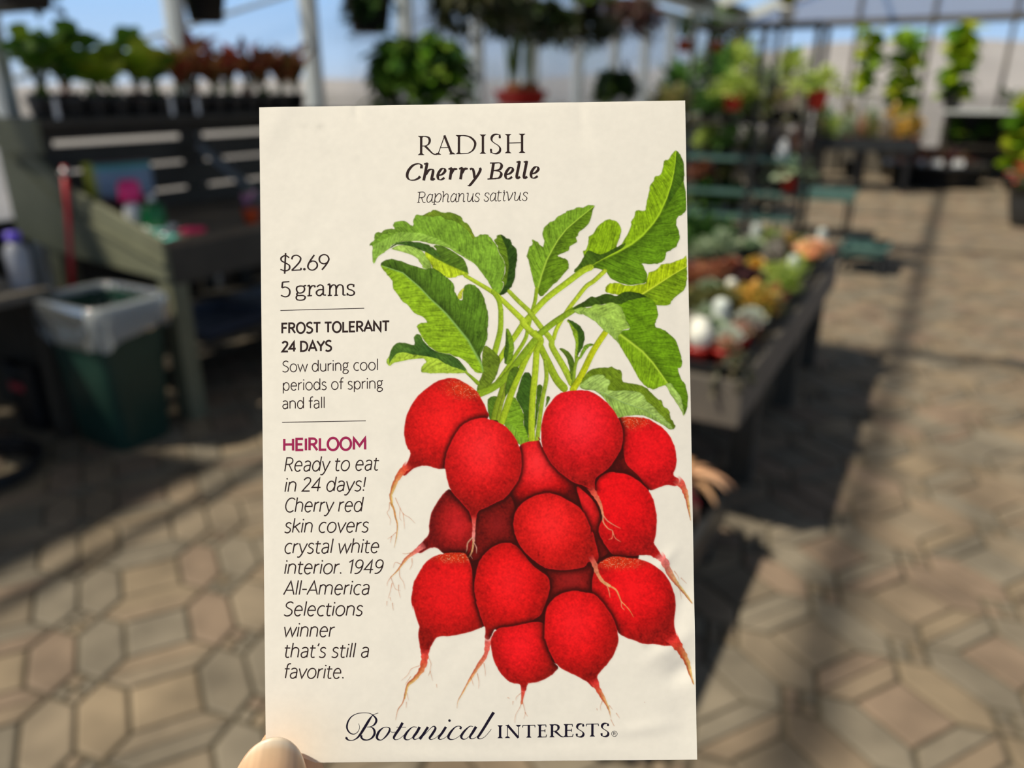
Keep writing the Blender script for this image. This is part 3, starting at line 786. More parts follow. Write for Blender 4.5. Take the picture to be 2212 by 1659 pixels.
for i in order:
    px_, py_, cn, kd, R, pt = PL[i]; x, y = spots[i]
    n_ = cnt.get((cn, kd), 0); cnt[(cn, kd)] = n_ + 1
    kn, cat = KIND[kd]; potn = 'bright red pot' if pt == 'red' else 'small black pot'
    where = 'on the display table' if tot[(cn, kd)] == 1 else ('%s such from the near table end' % nth[n_])
    lab = '%s %s in %s, %s' % (cn, kn, potn, where)
    if kd == 'cactus': f, lm = cactus(R * .82, R * 1.75, (.80, .78, .68)), 'fleshy'
    elif kd == 'column': f, lm = cactus(R, .12, (.62, .66, .60), 10, 12), 'fleshy'
    elif kd == 'rosette': f, lm = rosette(300 + i, SC[cn], R * 1.35, 6, 12, R * .62), 'fleshy'
    else: f, lm = bushy(300 + i, SC[cn], R * 1.05, R * 1.25, 190, R * .50, R * .30, .3), 'leaf'
    potted(cat if cat == 'cactus' else 'succulent', lab, cat, (x, y, TZ - .010), f, .040, .072, 'red_pot' if pt == 'red' else 'black_plastic', 'potted succulents on the display table', leaf_mat=lm, square=(pt != 'red'))
# dead trailing sprig over the near corner
t = potted('succulent', 'dull trailing succulent hanging over the near right table corner', 'succulent', (TX1 - .055, TY0 + .055, TZ - .010), trailing(399, [rgb(120, 116, 90), rgb(100, 98, 74)], .065, .11, 7, .025, .016), .03, .05, 'black_plastic', 'potted succulents on the display table')

# low tray bench before the table: pink plant and a pale star-leaved one
lb = thing('low_bench', 'low dark bench with a raised rim below the near table end', 'bench', (-1.05, 2.0, 0))
b = MB(); b.box(.02, .58, -.70, .33, .16, .19); b.build('bench_top', M['bench_dark'], lb)
for q in ((.56, .585, -.71, .33), (.0, .02, -.71, .33), (.02, .56, -.725, -.70), (.02, .56, .33, .35)):
    b = MB(); b.box(*q, .14, .265); b.build('rim', M['tray_plastic'], lb)
for x in (.06, .53):
    for y in (-.65, .29):
        b = MB(); b.box(x - .03, x + .03, y - .03, y + .03, 0, .159); b.build('leg', M['bench_dark'], lb)
potted('potted_plant', 'crimson pink leafy plant in a black pot on the low bench', 'potted plant', (-.66, 2.08, .191), bushy(401, [rgb(176, 40, 66), rgb(150, 34, 60), rgb(120, 26, 48)], .09, .14, 90, .07, .04), .075, .12)
t = thing('potted_plant', 'pale peach star-leaved plant arching out over the low bench rim', 'potted plant', (-.60, 2.22, .191))
pot_shape(.065, .13).build('pot', M['black_plastic'], t, smooth=True)
b = MB(); b.lathe([(.058, .11), (.058, .118), (.03, .12)], 14); b.build('soil', M['soil'], t)
r = random.Random(8); b = MB()
for k in range(15):
    a = 2 * math.pi * k / 15 + r.uniform(-.15, .15)
    blade(b, r, (0, 0, .13), (math.cos(a), math.sin(a), r.uniform(.35, .9)), r.uniform(.16, .24), .028, 1.5, jit(rgb(214, 164, 120), r, .15), seg=7, fold=.4)
b.build('foliage', M['fleshy'], t, smooth=True)

# dark tube plant rack behind the table
RX0, RX1, RY0, RY1, RZ = -2.22, -1.17, 7.35, 7.85, 2.03
rk = thing('plant_rack', 'tall dark tube rack with teal shelves crowded with pots', 'rack', (-1.7, 7.6, 0))
def lr(o): o.location = -Vector(rk.location); return o
for x in (RX0, -1.60, RX1):
    for y in (RY0, RY1):
        b = MB(); b.bar((x, y, 0), (x, y, RZ), .045 if x != RX0 else .03); lr(b.build('post', M['metal_dark'], rk))
b = MB()
for y in (RY0, RY1): b.bar((RX0, y, RZ - .02), (RX1, y, RZ - .02), .03)
for x in (RX0, -1.6, RX1): b.bar((x, RY0, RZ - .02), (x, RY1, RZ - .02), .03)
lr(b.build('top_rail', M['metal_dark'], rk))
shelf_z = [.40, .62, .92, 1.23]
for z in shelf_z:
    b = MB()
    b.box(RX0, RX1, RY0 - .01, RY0 + .012, z - .03, z); b.box(RX0, RX1, RY1 - .012, RY1 + .01, z - .03, z)
    for i in range(15): b.box(RX0, RX1, RY0 + .02 + i * .0325, RY0 + .032 + i * .0325, z - .014, z - .002)
    lr(b.build('shelf', M['teal'] if z < 1 else M['bench_dark'], rk))
rp = [(-2.10, 1.23, 'green', .10), (-1.95, 1.23, 'lime', .10), (-1.72, 1.23, 'lime', .12), (-1.48, 1.23, 'olive', .10), (-1.30, 1.23, 'grey', .11),
      (-2.08, .92, 'lime', .11), (-1.88, .92, 'green', .10), (-1.70, .92, 'lime', .10), (-1.45, .92, 'grey', .10), (-1.28, .92, 'pinkish', .09),
      (-2.10, .62, 'rust', .10), (-1.90, .62, 'olive', .10), (-1.66, .62, 'grey', .09), (-1.40, .62, 'sage', .12),
      (-2.05, .40, 'green', .12), (-1.80, .40, 'green', .12), (-1.45, .40, 'grey', .10)]
sname = {1.23: 'top', .92: 'second', .62: 'third', .40: 'lowest'}
c_ = {}
for i, (x, z, cn, R) in enumerate(rp):
    c_[z] = c_.get(z, 0) + 1
    potted('potted_plant', '%s plant in black pot on the %s rack shelf, %s from left' % (cn, sname[z], nth[c_[z] - 1]), 'potted plant', (x, 7.52 + .12 * (i % 2), z + .001), bushy(420 + i, SC[cn], R * 1.25, R * 1.7, 150, R * .7, R * .4, .6), .06, .09, 'black_plastic', 'potted plants on the rack')
def redpot(px_, py_, Y, z, lab, cn, seed):
    p = at(px_, py_, Y=Y)
    return potted('succulent', lab, 'succulent', (p.x, p.y, z if z else p.z), bushy(seed, SC[cn], .19, .15, 130, .10, .05, .9), .085, .15, 'red_pot', 'red pots at the rack')
redpot(1581, 238, 7.22, None, 'yellow-green trailing plant in a bright red pot at the rack, left of the dark posts', 'lime', 451)
redpot(1763, 236, 7.15, None, 'yellow-green plant in a bright red pot hung at the right rack post', 'lime', 452)
redpot(1706, 403, 7.45, .621, 'pale sage plant in a red pot on the third rack shelf', 'sage', 453)
for nm, px_, py_, Y in (('a', 1581, 240, 7.22), ('b', 1763, 238, 7.15)):
    p = at(px_, py_, Y=Y); t = thing('pot_ring', 'wire pot ring hooked on the rack under the %s red pot' % ('left' if nm == 'a' else 'right'), 'pot ring', (p.x, p.y, p.z))
    b = MB(); b.tube([(.07 * math.cos(k * .35), .07 * math.sin(k * .35), -.006) for k in range(19)], .006, 6); b.bar((0, .06, -.006), (0, 7.33 - p.y, -.006), .012); b.bar((-.07, 0, -.006), (.07, 0, -.006), .01); b.build('ring', M['metal_dark'], t)
potted('potted_plant', 'reddish strappy plant in a white pot on the upper rack beam', 'potted plant', (-1.45, 7.42, RZ), spiky(455, [rgb(150, 60, 50), rgb(120, 130, 50)], 24, .3, .03, .8, 1.2), .07, .11, 'white_plastic')
lathe_thing('watering_jug', 'white jug on the second rack shelf between the dark posts', 'jug', (-1.36, 7.42, .921), [('body', [(.05, 0), (.055, .015), (.055, .10), (.036, .135), (.032, .16), (0, .16)], 'white_plastic', {})])

# wall side foliage climbing behind the rack
for i, (px_, py_, Yp, cn, R) in enumerate(((1448, 228, 8.3, 'olive', .2), (1470, 190, 9.7, 'green', .28), (1545, 175, 12.0, 'green', .34), (1560, 232, 10.5, 'green', .26), (1600, 140, 13.0, 'lime', .30), (1640, 190, 13.9, 'sage', .30), (1690, 228, 13.0, 'olive', .32), (1712, 150, 14.6, 'lime', .3), (1540, 130, 15.0, 'lime', .3), (1590, 100, 14.4, 'olive', .34))):
    p = at(px_, py_, Y=Yp); h0 = max(.25, p.z - .45)
    t = thing('shrub', '%s tall plant in black tub beyond the rack, %s from left' % (cn, nth[i]), 'shrub', (p.x, p.y, 0), 'tall plants beyond the rack')
    pot_shape(.16, .30).build('tub', M['black_plastic'], t, smooth=True)
    b = MB(); [b.tube([(0, 0, .26), (math.cos(k * 2.1) * .05, math.sin(k * 2.1) * .05, h0 + .2)], [.018, .01], 6, (.10, .09, .05)) for k in range(3)]; b.build('stem', M['leaf'], t)
    bushy(470 + i, SC[cn], R * 1.15, R * 1.5, 260, .17, .09, .5, -.7).build('foliage', M['leaf'], t, smooth=True).location = (0, 0, h0 + .3)

# teal low cart with wheels beyond the table
CT0 = len(bpy.data.objects)
ct_ = thing('garden_cart', 'teal topped low cart with black wheels beyond the table corner', 'cart', (-.62, 7.55, 0))
b = MB(); b.lathe([(.30, .235), (.305, .24), (.31, .32), (.325, .32), (.325, .335), (.295, .335), (.285, .25)], 32, sq=(1, 1.2, .25)); b.build('tray', M['teal'], ct_)
b = MB(); b.box(-.27, .27, -.33, .33, .20, .234); b.build('frame', M['metal_dark'], ct_)
for x in (-.23, .25):
    for y in (-.28, .28):
        b = MB(); prof = [(.04, -.018), (.075, -.022), (.082, -.012), (.082, .012), (.075, .022), (.04, .018)]
        b.lathe(prof, 20); o = b.build('wheel', M['black_plastic'], ct_, smooth=True); o.location = (x, y, .082); o.rotation_euler = (0, math.pi / 2, 0)
        h = MB(); h.lathe([(.0, -.02), (.034, -.02), (.034, .02), (0, .02)], 14, closed=True); h.build('hub', M['metal_grey'], o)
        b = MB(); b.bar((x - .03 if x > 0 else x + .03, y, .08), (x - .03 if x > 0 else x + .03, y, .21), .02); b.build('fork', M['metal_dark'], ct_)
ct_.location = (-.55, 7.42, 0); ct_.scale = (.60, .72, .68)
# teal bench behind the rack
tl = thing('teal_bench', 'teal plastic slatted low bench between the rack and the far planter', 'bench', (-1.25, 9.1, 0))
b = MB(); b.box(-.42, .40, -.28, .28, .44, .465); [b.box(-.42, .40, y, y + .03, .465, .475) for y in [-.27 + .06 * i for i in range(9)]]; b.box(-.43, .41, -.30, -.28, .40, .478); b.build('bench_top', M['teal'], tl)
for x in (-.37, .35):
    for y in (-.24, .24):
        b = MB(); b.bar((x, y, 0), (x, y, .44), .03); b.build('leg', M['metal_dark'], tl)

# far black bench with pots
fb = thing('nursery_bench', 'black far bench with dark legs and orange pots near the end wall', 'bench', (-1.27, 13.9, 0))
b = MB(); b.box(-.78, .72, -.42, .42, .60, .64); b.box(-.80, .74, -.45, -.42, .60, .80); b.box(.72, .75, -.42, .42, .60, .80); b.box(-.80, -.77, -.42, .42, .60, .80); b.build('tray_top', M['tray_plastic'], fb)
for x in (-.70, -.05, .64):
    for y in (-.36, .36):
        b = MB(); b.bar((x, y, 0), (x, y, .60), .08); b.build('leg', M['black_plastic'], fb)
for i in range(8):
    x = -1.95 + .195 * i; cn = ['olive', 'lime', 'sage', 'pinkish', 'olive', 'grey', 'yellow', 'yellow'][i]
    potted('potted_plant', '%s plant in orange pot on the far bench, %s from left' % (cn, nth[i]), 'potted plant', (x, 13.62 + .12 * (i % 2), .641), bushy(500 + i, SC[cn], .09, .30, 130, .09, .045, .4), .082, .17, 'terracotta', 'orange pots on the far bench')
for i, (px_, cn) in enumerate(((1790, 'green'), (1840, 'olive'), (1885, 'sage'), (1930, 'yellow'), (1975, 'yellow'))):
    p = at(px_, 230, Y=14.17)
    potted('potted_plant', '%s tall plant in black pot, far bench back row, %s from left' % (cn, nth[i]), 'potted plant', (min(-.62, max(-1.98, p.x)), 14.19, .641), bushy(520 + i, SC[cn], .14, .46, 150, .11, .055, .5), .09, .18, 'black_plastic', 'back row on the far bench')

# round black planter with labels and two fiddle-leaf figs
rp_ = thing('round_planter', 'wide round black planter tub on the floor at the far aisle end', 'planter', (-.25, 14.95, 0))
b = MB(); b.lathe([(.62, 0), (.66, .03), (.74, .30), (.78, .30), (.78, .36), (.73, .36), (.68, .1)], 40); b.build('tub', M['tray_plastic'], rp_, smooth=True)
b = MB(); b.lathe([(.72, .27), (.72, .29), (.4, .31)], 30); b.build('soil', M['soil'], rp_)
bushy(541, [rgb(84, 40, 44), rgb(66, 36, 38), rgb(90, 70, 40)], .62, .22, 260, .15, .06, .6).build('foliage', M['leaf'], rp_, smooth=True).location = (0, 0, .30)
for i, a in enumerate((-125, -108, -92, -85, -66, -58)):
    t = thing('plant_label', 'white plant label in the round black planter, %s from left' % nth[i], 'plant label', (-.25 + .66 * math.cos(math.radians(a)), 14.95 + .66 * math.sin(math.radians(a)), .30), 'white labels in the planter')
    b = MB(); b.prism([(-.035, 0), (.035, 0), (.04, .12), (.02, .155), (-.02, .155), (-.04, .12)], 'y', -.002, .002); b.build('tag', M['white_plastic'], t)
def fig(X, Y, H, lab, seed, zs, n=26, L=.26):
    t = thing('fig_tree', lab, 'fig tree', (X, Y, 0)); r = random.Random(seed)
    pot_shape(.16, .30).build('pot', M['black_plastic'], t, smooth=True)
    b = MB(); b.lathe([(.145, .25), (.145, .262), (.07, .27)], 14); b.build('soil', M['soil'], t)
    b = MB(); b.tube([(0, 0, .25), (.03, .02, H * .5), (-.02, 0, H)], [.022, .018, .009], 8, (.12, .09, .06)); b.build('trunk', M['leaf'], t)
    b = MB()
    for k in range(n):
        h = H * (zs + (1 - zs) * (k + .5) / n); a = k * 2.4
        blade(b, r, (0, 0, h), (math.cos(a), math.sin(a), r.uniform(.0, .9)), L * r.uniform(.8, 1.15), L * .80, 0.7, jit(r.choice([rgb(150, 180, 30), rgb(128, 164, 34), rgb(84, 124, 30), rgb(176, 190, 44)]), r), seg=6, roll=r.uniform(-1.1, 1.1))
    b.build('foliage', M['leaf'], t, smooth=True)
    return t
def on(px_, py_, Y): return at(px_, py_, Y=Y)
p = on(1968, 80, 16.0); fig(p.x, 16.0, p.z, 'tall fig left of the tallest one by the end wall', 552, .45, 44, .34)
p = on(1885, 65, 15.9); fig(p.x, 15.9, p.z, 'slim yellow-green fig behind the far bench', 553, .55, 34, .30)
fig(.86, 14.75, 1.42, 'short wide fig with low bright leaves right of the round planter', 554, .2, 44, .32)
# pale sunlit bench along the end wall
ws = thing('display_bench', 'pale sunlit bench top along the end wall at the right', 'bench', (1.0, 16.10, 0))
b = MB(); b.box(-1.3, 1.2, -.32, .30, 1.11, 1.16); b.build('bench_top', M['paint_white'], ws)
for x in (-1.25, .0, 1.15):
    b = MB(); b.bar((x, -.2, 0), (x, -.2, 1.11), .07); b.build('leg', M['bench_dark'], ws)
b = MB(); b.box(-1.3, 1.2, .31, .33, .0, 1.10); b.build('back_panel', M['bench_dark'], ws)
b = MB(); b.box(-1.3, 1.2, -.23, .23, .55, .58); b.build('lower_shelf', M['bench_dark'], ws)
p = on(2088, 60, 16.02)
ft = fig(p.x, 16.02, p.z - 1.161, 'tall fig with glossy lime leaves standing on the pale end bench', 551, .12, 46, .34)
ft.location.z = 1.161
for i in range(5):
    potted('potted_plant', 'dark leafy plant under the pale end bench, %s from left' % nth[i], 'potted plant', (-.10 + .46 * i, 16.06, .581), bushy(560 + i, [GR, GD, GD, GR, GD][i], .15, .26, 130, .13, .08, .6), .09, .16, 'black_plastic', 'plants under the end bench')
potted('potted_plant', 'small dark-leaved plant on the pale end bench', 'potted plant', (.62, 16.15, 1.161), stalked(570, GD, .22, 5, .14, .10), .07, .1, 'black_plastic')

# barrel planter of flowers at the right edge
bp = thing('barrel_planter', 'grey half barrel of orange and pink flowers at the right edge', 'planter', (.93, 10.85, 0))
b = MB(); b.lathe([(.22, 0), (.24, .02), (.30, .28), (.33, .50), (.355, .50), (.355, .55), (.32, .55), (.29, .3)], 32); b.build('barrel', mat('dark grey barrel', (.035, .036, .038), .5), bp, smooth=True)
b = MB(); b.lathe([(.30, .46), (.30, .48), (.15, .50)], 20); b.build('soil', M['soil'], bp)
bushy(581, [rgb(240, 150, 90), rgb(230, 110, 80), rgb(236, 130, 150), rgb(110, 140, 50), rgb(90, 120, 40)], .36, .34, 300, .10, .06, .6).build('flowers', M['leaf'], bp, smooth=True).location = (0, 0, .48)
# ------------------------------------------------------------------ the seed packet, held 15 cm from the lens
def cam_ray(px, py):
    return np.array([(px - 1106.0) / FPX, (py - 829.5) / FPX, 1.0])
CAM3 = np.array([[_c, _s * _S, -_s * _C], [_s, -_c * _S, _c * _C], [0, -_C, -_S]])   # image axes (right, down, forward) in the world
rTL, rTR, rBR, rBL = cam_ray(560, 232), cam_ray(1480, 217), cam_ray(1506, 1641), cam_ray(574.5, 1648)
dd = np.linalg.solve(np.stack([rTL, rBR, -rTR], 1), rBL)          # rectangle: TL + BR = TR + BL with BL at 1
W3 = lambda p: CAM3 @ p
pTL, pBR, pTR, pBL = rTL * dd[0], rBR * dd[1], rTR * dd[2], rBL
PK_W = 0.0825
k_ = PK_W / np.linalg.norm(pBR - pBL)
pTL, pBR, pTR, pBL = pTL * k_, pBR * k_, pTR * k_, pBL * k_
ax = (pBR - pBL) / np.linalg.norm(pBR - pBL)
up_ = pTL - pBL; PK_SH = float(up_ @ ax); PK_H = float(np.linalg.norm(up_ - PK_SH * ax))
ay = (up_ - PK_SH * ax) / PK_H
az = np.cross(ay, ax)
if az[2] > 0: az = -az                                             # towards the viewer
def printed(px, py):
    """print position (metres on the packet face, from its lower left corner) of a point of the artwork"""
    px = np.asarray(px, float); py = np.asarray(py, float)
    r = np.stack([(px - 1106.0) / FPX, (py - 829.5) / FPX, np.ones_like(px)], -1)
    t = (pBL @ az) / (r @ az)
    q = r * t[..., None] - pBL
    return q @ ax, q @ ay
packet = thing('seed_packet', 'white paper radish seed packet held upright between thumb and finger', 'seed packet')
Rm = np.stack([W3(ax), W3(ay), W3(az)], 1)
mw = Matrix.Identity(4)
for i in range(3):
    for j in range(3):
        mw[i][j] = float(Rm[i, j])
o3 = W3(pBL) + np.array(EYE)
for i in range(3):
    mw[i][3] = float(o3[i])
packet.matrix_world = mw

def swell(x, y):
    """how far the paper face stands off its flat outline: filled middle, creased lower right edge"""
    u = np.clip(x / PK_W, 0, 1); v = np.clip(y / PK_H, 0, 1)
    h = 0.0012 * np.clip(np.sin(np.pi * u), 0, 1) ** 0.85 * np.clip(np.sin(np.pi * v), 0, 1) ** 0.7
    def g(cx, cy, sx, sy, a, rot=0.0):
        c, s = math.cos(rot), math.sin(rot)
        dx, dy = x - cx, y - cy
        p, q = dx * c + dy * s, -dx * s + dy * c
        return a * np.exp(-(p / sx) ** 2 - (q / sy) ** 2)
    h = h + g(0.0795, 0.0168, 0.0030, 0.0022, -0.00045, 0.5) + g(0.0775, 0.0215, 0.0050, 0.0016, 0.00022, 0.6)
    h = h + g(0.0800, 0.030, 0.0022, 0.0060, -0.00028, -0.3) + g(0.0770, 0.0380, 0.0030, 0.0012, 0.00018, 0.9)
    h = h + g(0.0800, 0.0080, 0.0030, 0.0050, -0.00022, 0.2) + g(0.072, 0.0060, 0.0060, 0.0014, 0.00014, 0.15)
    h = h + g(0.0590, 0.0040, 0.014, 0.0018, -0.00010, 0.05) + g(0.030, 0.0035, 0.012, 0.0016, -0.00008, -0.08)
    h = h + g(0.0030, 0.1235, 0.0025, 0.0060, 0.00012, -0.5) + g(0.0185, 0.1255, 0.0007, 0.0020, -0.00010, 0.2)
    h = h + g(0.0620, 0.1235, 0.0012, 0.0050, -0.00008, 0.1) + g(0.0800, 0.0930, 0.0016, 0.0100, -0.00012, 0.0)
    rp = 0.00003 * (np.sin(x * 420 + 3 * np.sin(y * 160)) * np.sin(y * 300 + 2 * np.sin(x * 240 + 1)))
    return h + rp * np.clip(np.sin(np.pi * u), 0, 1) ** 0.3

PAPER = np.array(rgb(238, 230, 214))
PAPER_ALB = np.array([0.84, 0.785, 0.685])
def paper_mat(name):
    m = mat(name, attr=True, rough=0.55, var=0.015, scale=900.0, spec=0.10)
    return m
M['paper'] = paper_mat('uncoated printed paper')

def build_envelope():
    # outline with the lower left corner bent back under the thumb
    cxs, cys = printed(np.array([574.3, 680.0]), np.array([1604.0, 1647.0]))
    nx, ny = 190, 290
    xs = np.linspace(0, 1, nx); ys = np.linspace(0, 1, ny)
    U, V = np.meshgrid(xs, ys)
    # squeeze the corner: below the bend the left limit moves right
    yb = float(cys[0]); xb = float(cxs[1])
    Y = V * PK_H
    lim = np.where(Y < yb, xb * (1 - Y / yb), 0.0)
    X = lim + (PK_W - lim) * U
    X = X + PK_SH * V
    Z = swell(X, Y)
    v = np.stack([X, Y, Z], -1).reshape(-1, 3)
    vb = np.stack([X, Y, -0.0009 - 0.8 * np.clip(swell(X, Y), 0, 1)], -1).reshape(-1, 3)
    f = []
    for j in range(ny - 1):
        for i in range(nx - 1):
            a = j * nx + i
            f.append((a, a + 1, a + nx + 1, a + nx))
    b = MB(); b.add([tuple(p) for p in v], f, tuple(PAPER_ALB))
    rq = np.random.RandomState(11); q = rq.randn(ny, nx)                 # handling marks: faint mottling and a few specks
    for _ in range(3):
        q = (q + np.roll(q, 1, 0) + np.roll(q, -1, 0) + np.roll(q, 1, 1) + np.roll(q, -1, 1)) / 5
    q = q / q.std(); dirt = 1 + 0.006 * q
    sx, sy = printed(np.array([655, 690, 770, 705, 870, 668, 662, 1395, 640, 1300]), np.array([272, 274, 345, 330, 300, 560, 742, 1395, 545, 1600]))
    for cx, cy, a_ in zip(sx, sy, (.06, .08, .05, .05, .04, .05, .10, .08, .05, .05)):
        dirt -= a_ * np.exp(-(((X - cx) / .0009) ** 2 + ((Y - cy) / .0007) ** 2)) * (1 + 0.6 * q)
    b.c = [tuple(PAPER_ALB * min(1.02, d_)) for d_ in dirt.ravel()]
    o = b.build('front_panel', M['paper'], packet, smooth=True)
    N = nx * ny
    b = MB(); b.add([tuple(p) for p in vb], [tuple(reversed(q)) for q in f], tuple(PAPER_ALB))
    per = list(range(nx)) + [j * nx + nx - 1 for j in range(1, ny)] + [(ny - 1) * nx + i for i in range(nx - 2, -1, -1)] + [j * nx for j in range(ny - 2, 0, -1)]
    fr = [tuple(v[i]) for i in per]; bk = [tuple(vb[i]) for i in per]
    n = len(per)
    b.add(fr + bk, [(i, i + n, (i + 1) % n + n, (i + 1) % n) for i in range(n)], tuple(PAPER_ALB))
    b.build('back_panel', M['paper'], packet)
build_envelope()

# ------------------------------------------------------------------ printed lettering: pen strokes with a weight or a nib
INK = tuple(np.array(rgb(50, 36, 34)) / PAPER * PAPER_ALB)
INK_BLUE = tuple(np.array(rgb(28, 22, 40)) / PAPER * PAPER_ALB)
INK_PLUM = tuple(np.array(rgb(160, 42, 84)) / PAPER * PAPER_ALB)
LIFT = 0.000016

def arc(cx, cy, rx, ry, a0, a1, n=14):
    return [(cx + rx * math.cos(math.radians(a0 + (a1 - a0) * i / n)), cy + ry * math.sin(math.radians(a0 + (a1 - a0) * i / n))) for i in range(n + 1)]

def spline(pts, n=6):
    """Catmull-Rom through points of any dimension"""
    P = [np.array(p, float) for p in pts]
    P = [2 * P[0] - P[1]] + P + [2 * P[-1] - P[-2]]
    out = []
    for i in range(1, len(P) - 2):
        for k in range(n):
            t = k / n
            out.append(0.5 * (2 * P[i] + (P[i + 1] - P[i - 1]) * t + (2 * P[i - 1] - 5 * P[i] + 4 * P[i + 1] - P[i + 2]) * t * t
                              + (3 * P[i] - P[i - 1] - 3 * P[i + 1] + P[i + 2]) * t ** 3))
    out.append(P[-2])
    return [tuple(p) for p in out]

def ribbon(pts, ws):
    """closed quads along a polyline (image units, y down) with widths ws"""
    p2, w2 = [pts[0]], [ws[0]]
    for i in range(1, min(len(pts), len(ws))):                 # short pieces, so that they follow the swelling paper
        L_ = math.hypot(pts[i][0] - pts[i - 1][0], pts[i][1] - pts[i - 1][1]); n_ = max(1, int(L_ / 6.0))
        for k_2 in range(1, n_ + 1):
            t_ = k_2 / n_
            p2.append((pts[i - 1][0] + (pts[i][0] - pts[i - 1][0]) * t_, pts[i - 1][1] + (pts[i][1] - pts[i - 1][1]) * t_))
            w2.append(ws[i - 1] + (ws[i] - ws[i - 1]) * t_)
    pts, ws = p2, w2
    P = []; Wd = []
    for p, w in zip(pts, ws):
        if P and abs(P[-1][0] - p[0]) + abs(P[-1][1] - p[1]) < 1e-6: continue
        P.append(np.array(p[:2], float)); Wd.append(w)
    n = len(P)
    if n < 2: return [], []
    closed = np.linalg.norm(P[0] - P[-1]) < 0.02 * max(1.0, np.linalg.norm(np.ptp(np.array(P), 0)))
    D = []
    for i in range(n - 1):
        d = P[i + 1] - P[i]; D.append(d / (np.linalg.norm(d) + 1e-9))
    L, R = [], []
    for i in range(n):
        if closed and i in (0, n - 1): a, b_ = D[-1], D[0]
        else: a, b_ = D[max(i - 1, 0)], D[min(i, n - 2)]
        na, nb = np.array([-a[1], a[0]]), np.array([-b_[1], b_[0]])
        m = na + nb; ln = np.linalg.norm(m)
        m = nb if ln < 1e-6 else m / ln
        s = 1 / max(0.45, float(m @ nb))
        L.append(P[i] + m * Wd[i] / 2 * s); R.append(P[i] - m * Wd[i] / 2 * s)
    return L + R, [(i, i + 1, i + 1 + n, i + n) for i in range(n - 1)]

class Print:
    def __init__(self): self.p, self.f = [], []
    def rib(self, pts, ws):
        v, f = ribbon(pts, ws)
        n = len(self.p); self.p += list(v); self.f += [tuple(i + n for i in q) for q in f]
    def dot(self, x, y, r):
        n = len(self.p); self.p += [(x + r * math.cos(t * math.pi / 8), y + r * math.sin(t * math.pi / 8)) for t in range(16)]
        self.f.append(tuple(range(n, n + 16)))
    def emit(self, name, ink, lift=LIFT):
        a = np.array([tuple(q) for q in self.p])
        X, Y = printed(a[:, 0], a[:, 1])
        Z = swell(X, Y) + lift
        b = MB()
        fs = []
        for q in self.f:                       # all faces towards the viewer
            s = sum(X[q[i]] * Y[q[(i + 1) % len(q)]] - X[q[(i + 1) % len(q)]] * Y[q[i]] for i in range(len(q)))
            fs.append(q if s > 0 else tuple(reversed(q)))
        b.add([tuple(t) for t in np.stack([X, Y, Z], -1)], fs, tuple(ink))
        return b.build(name, M['paper'], packet)

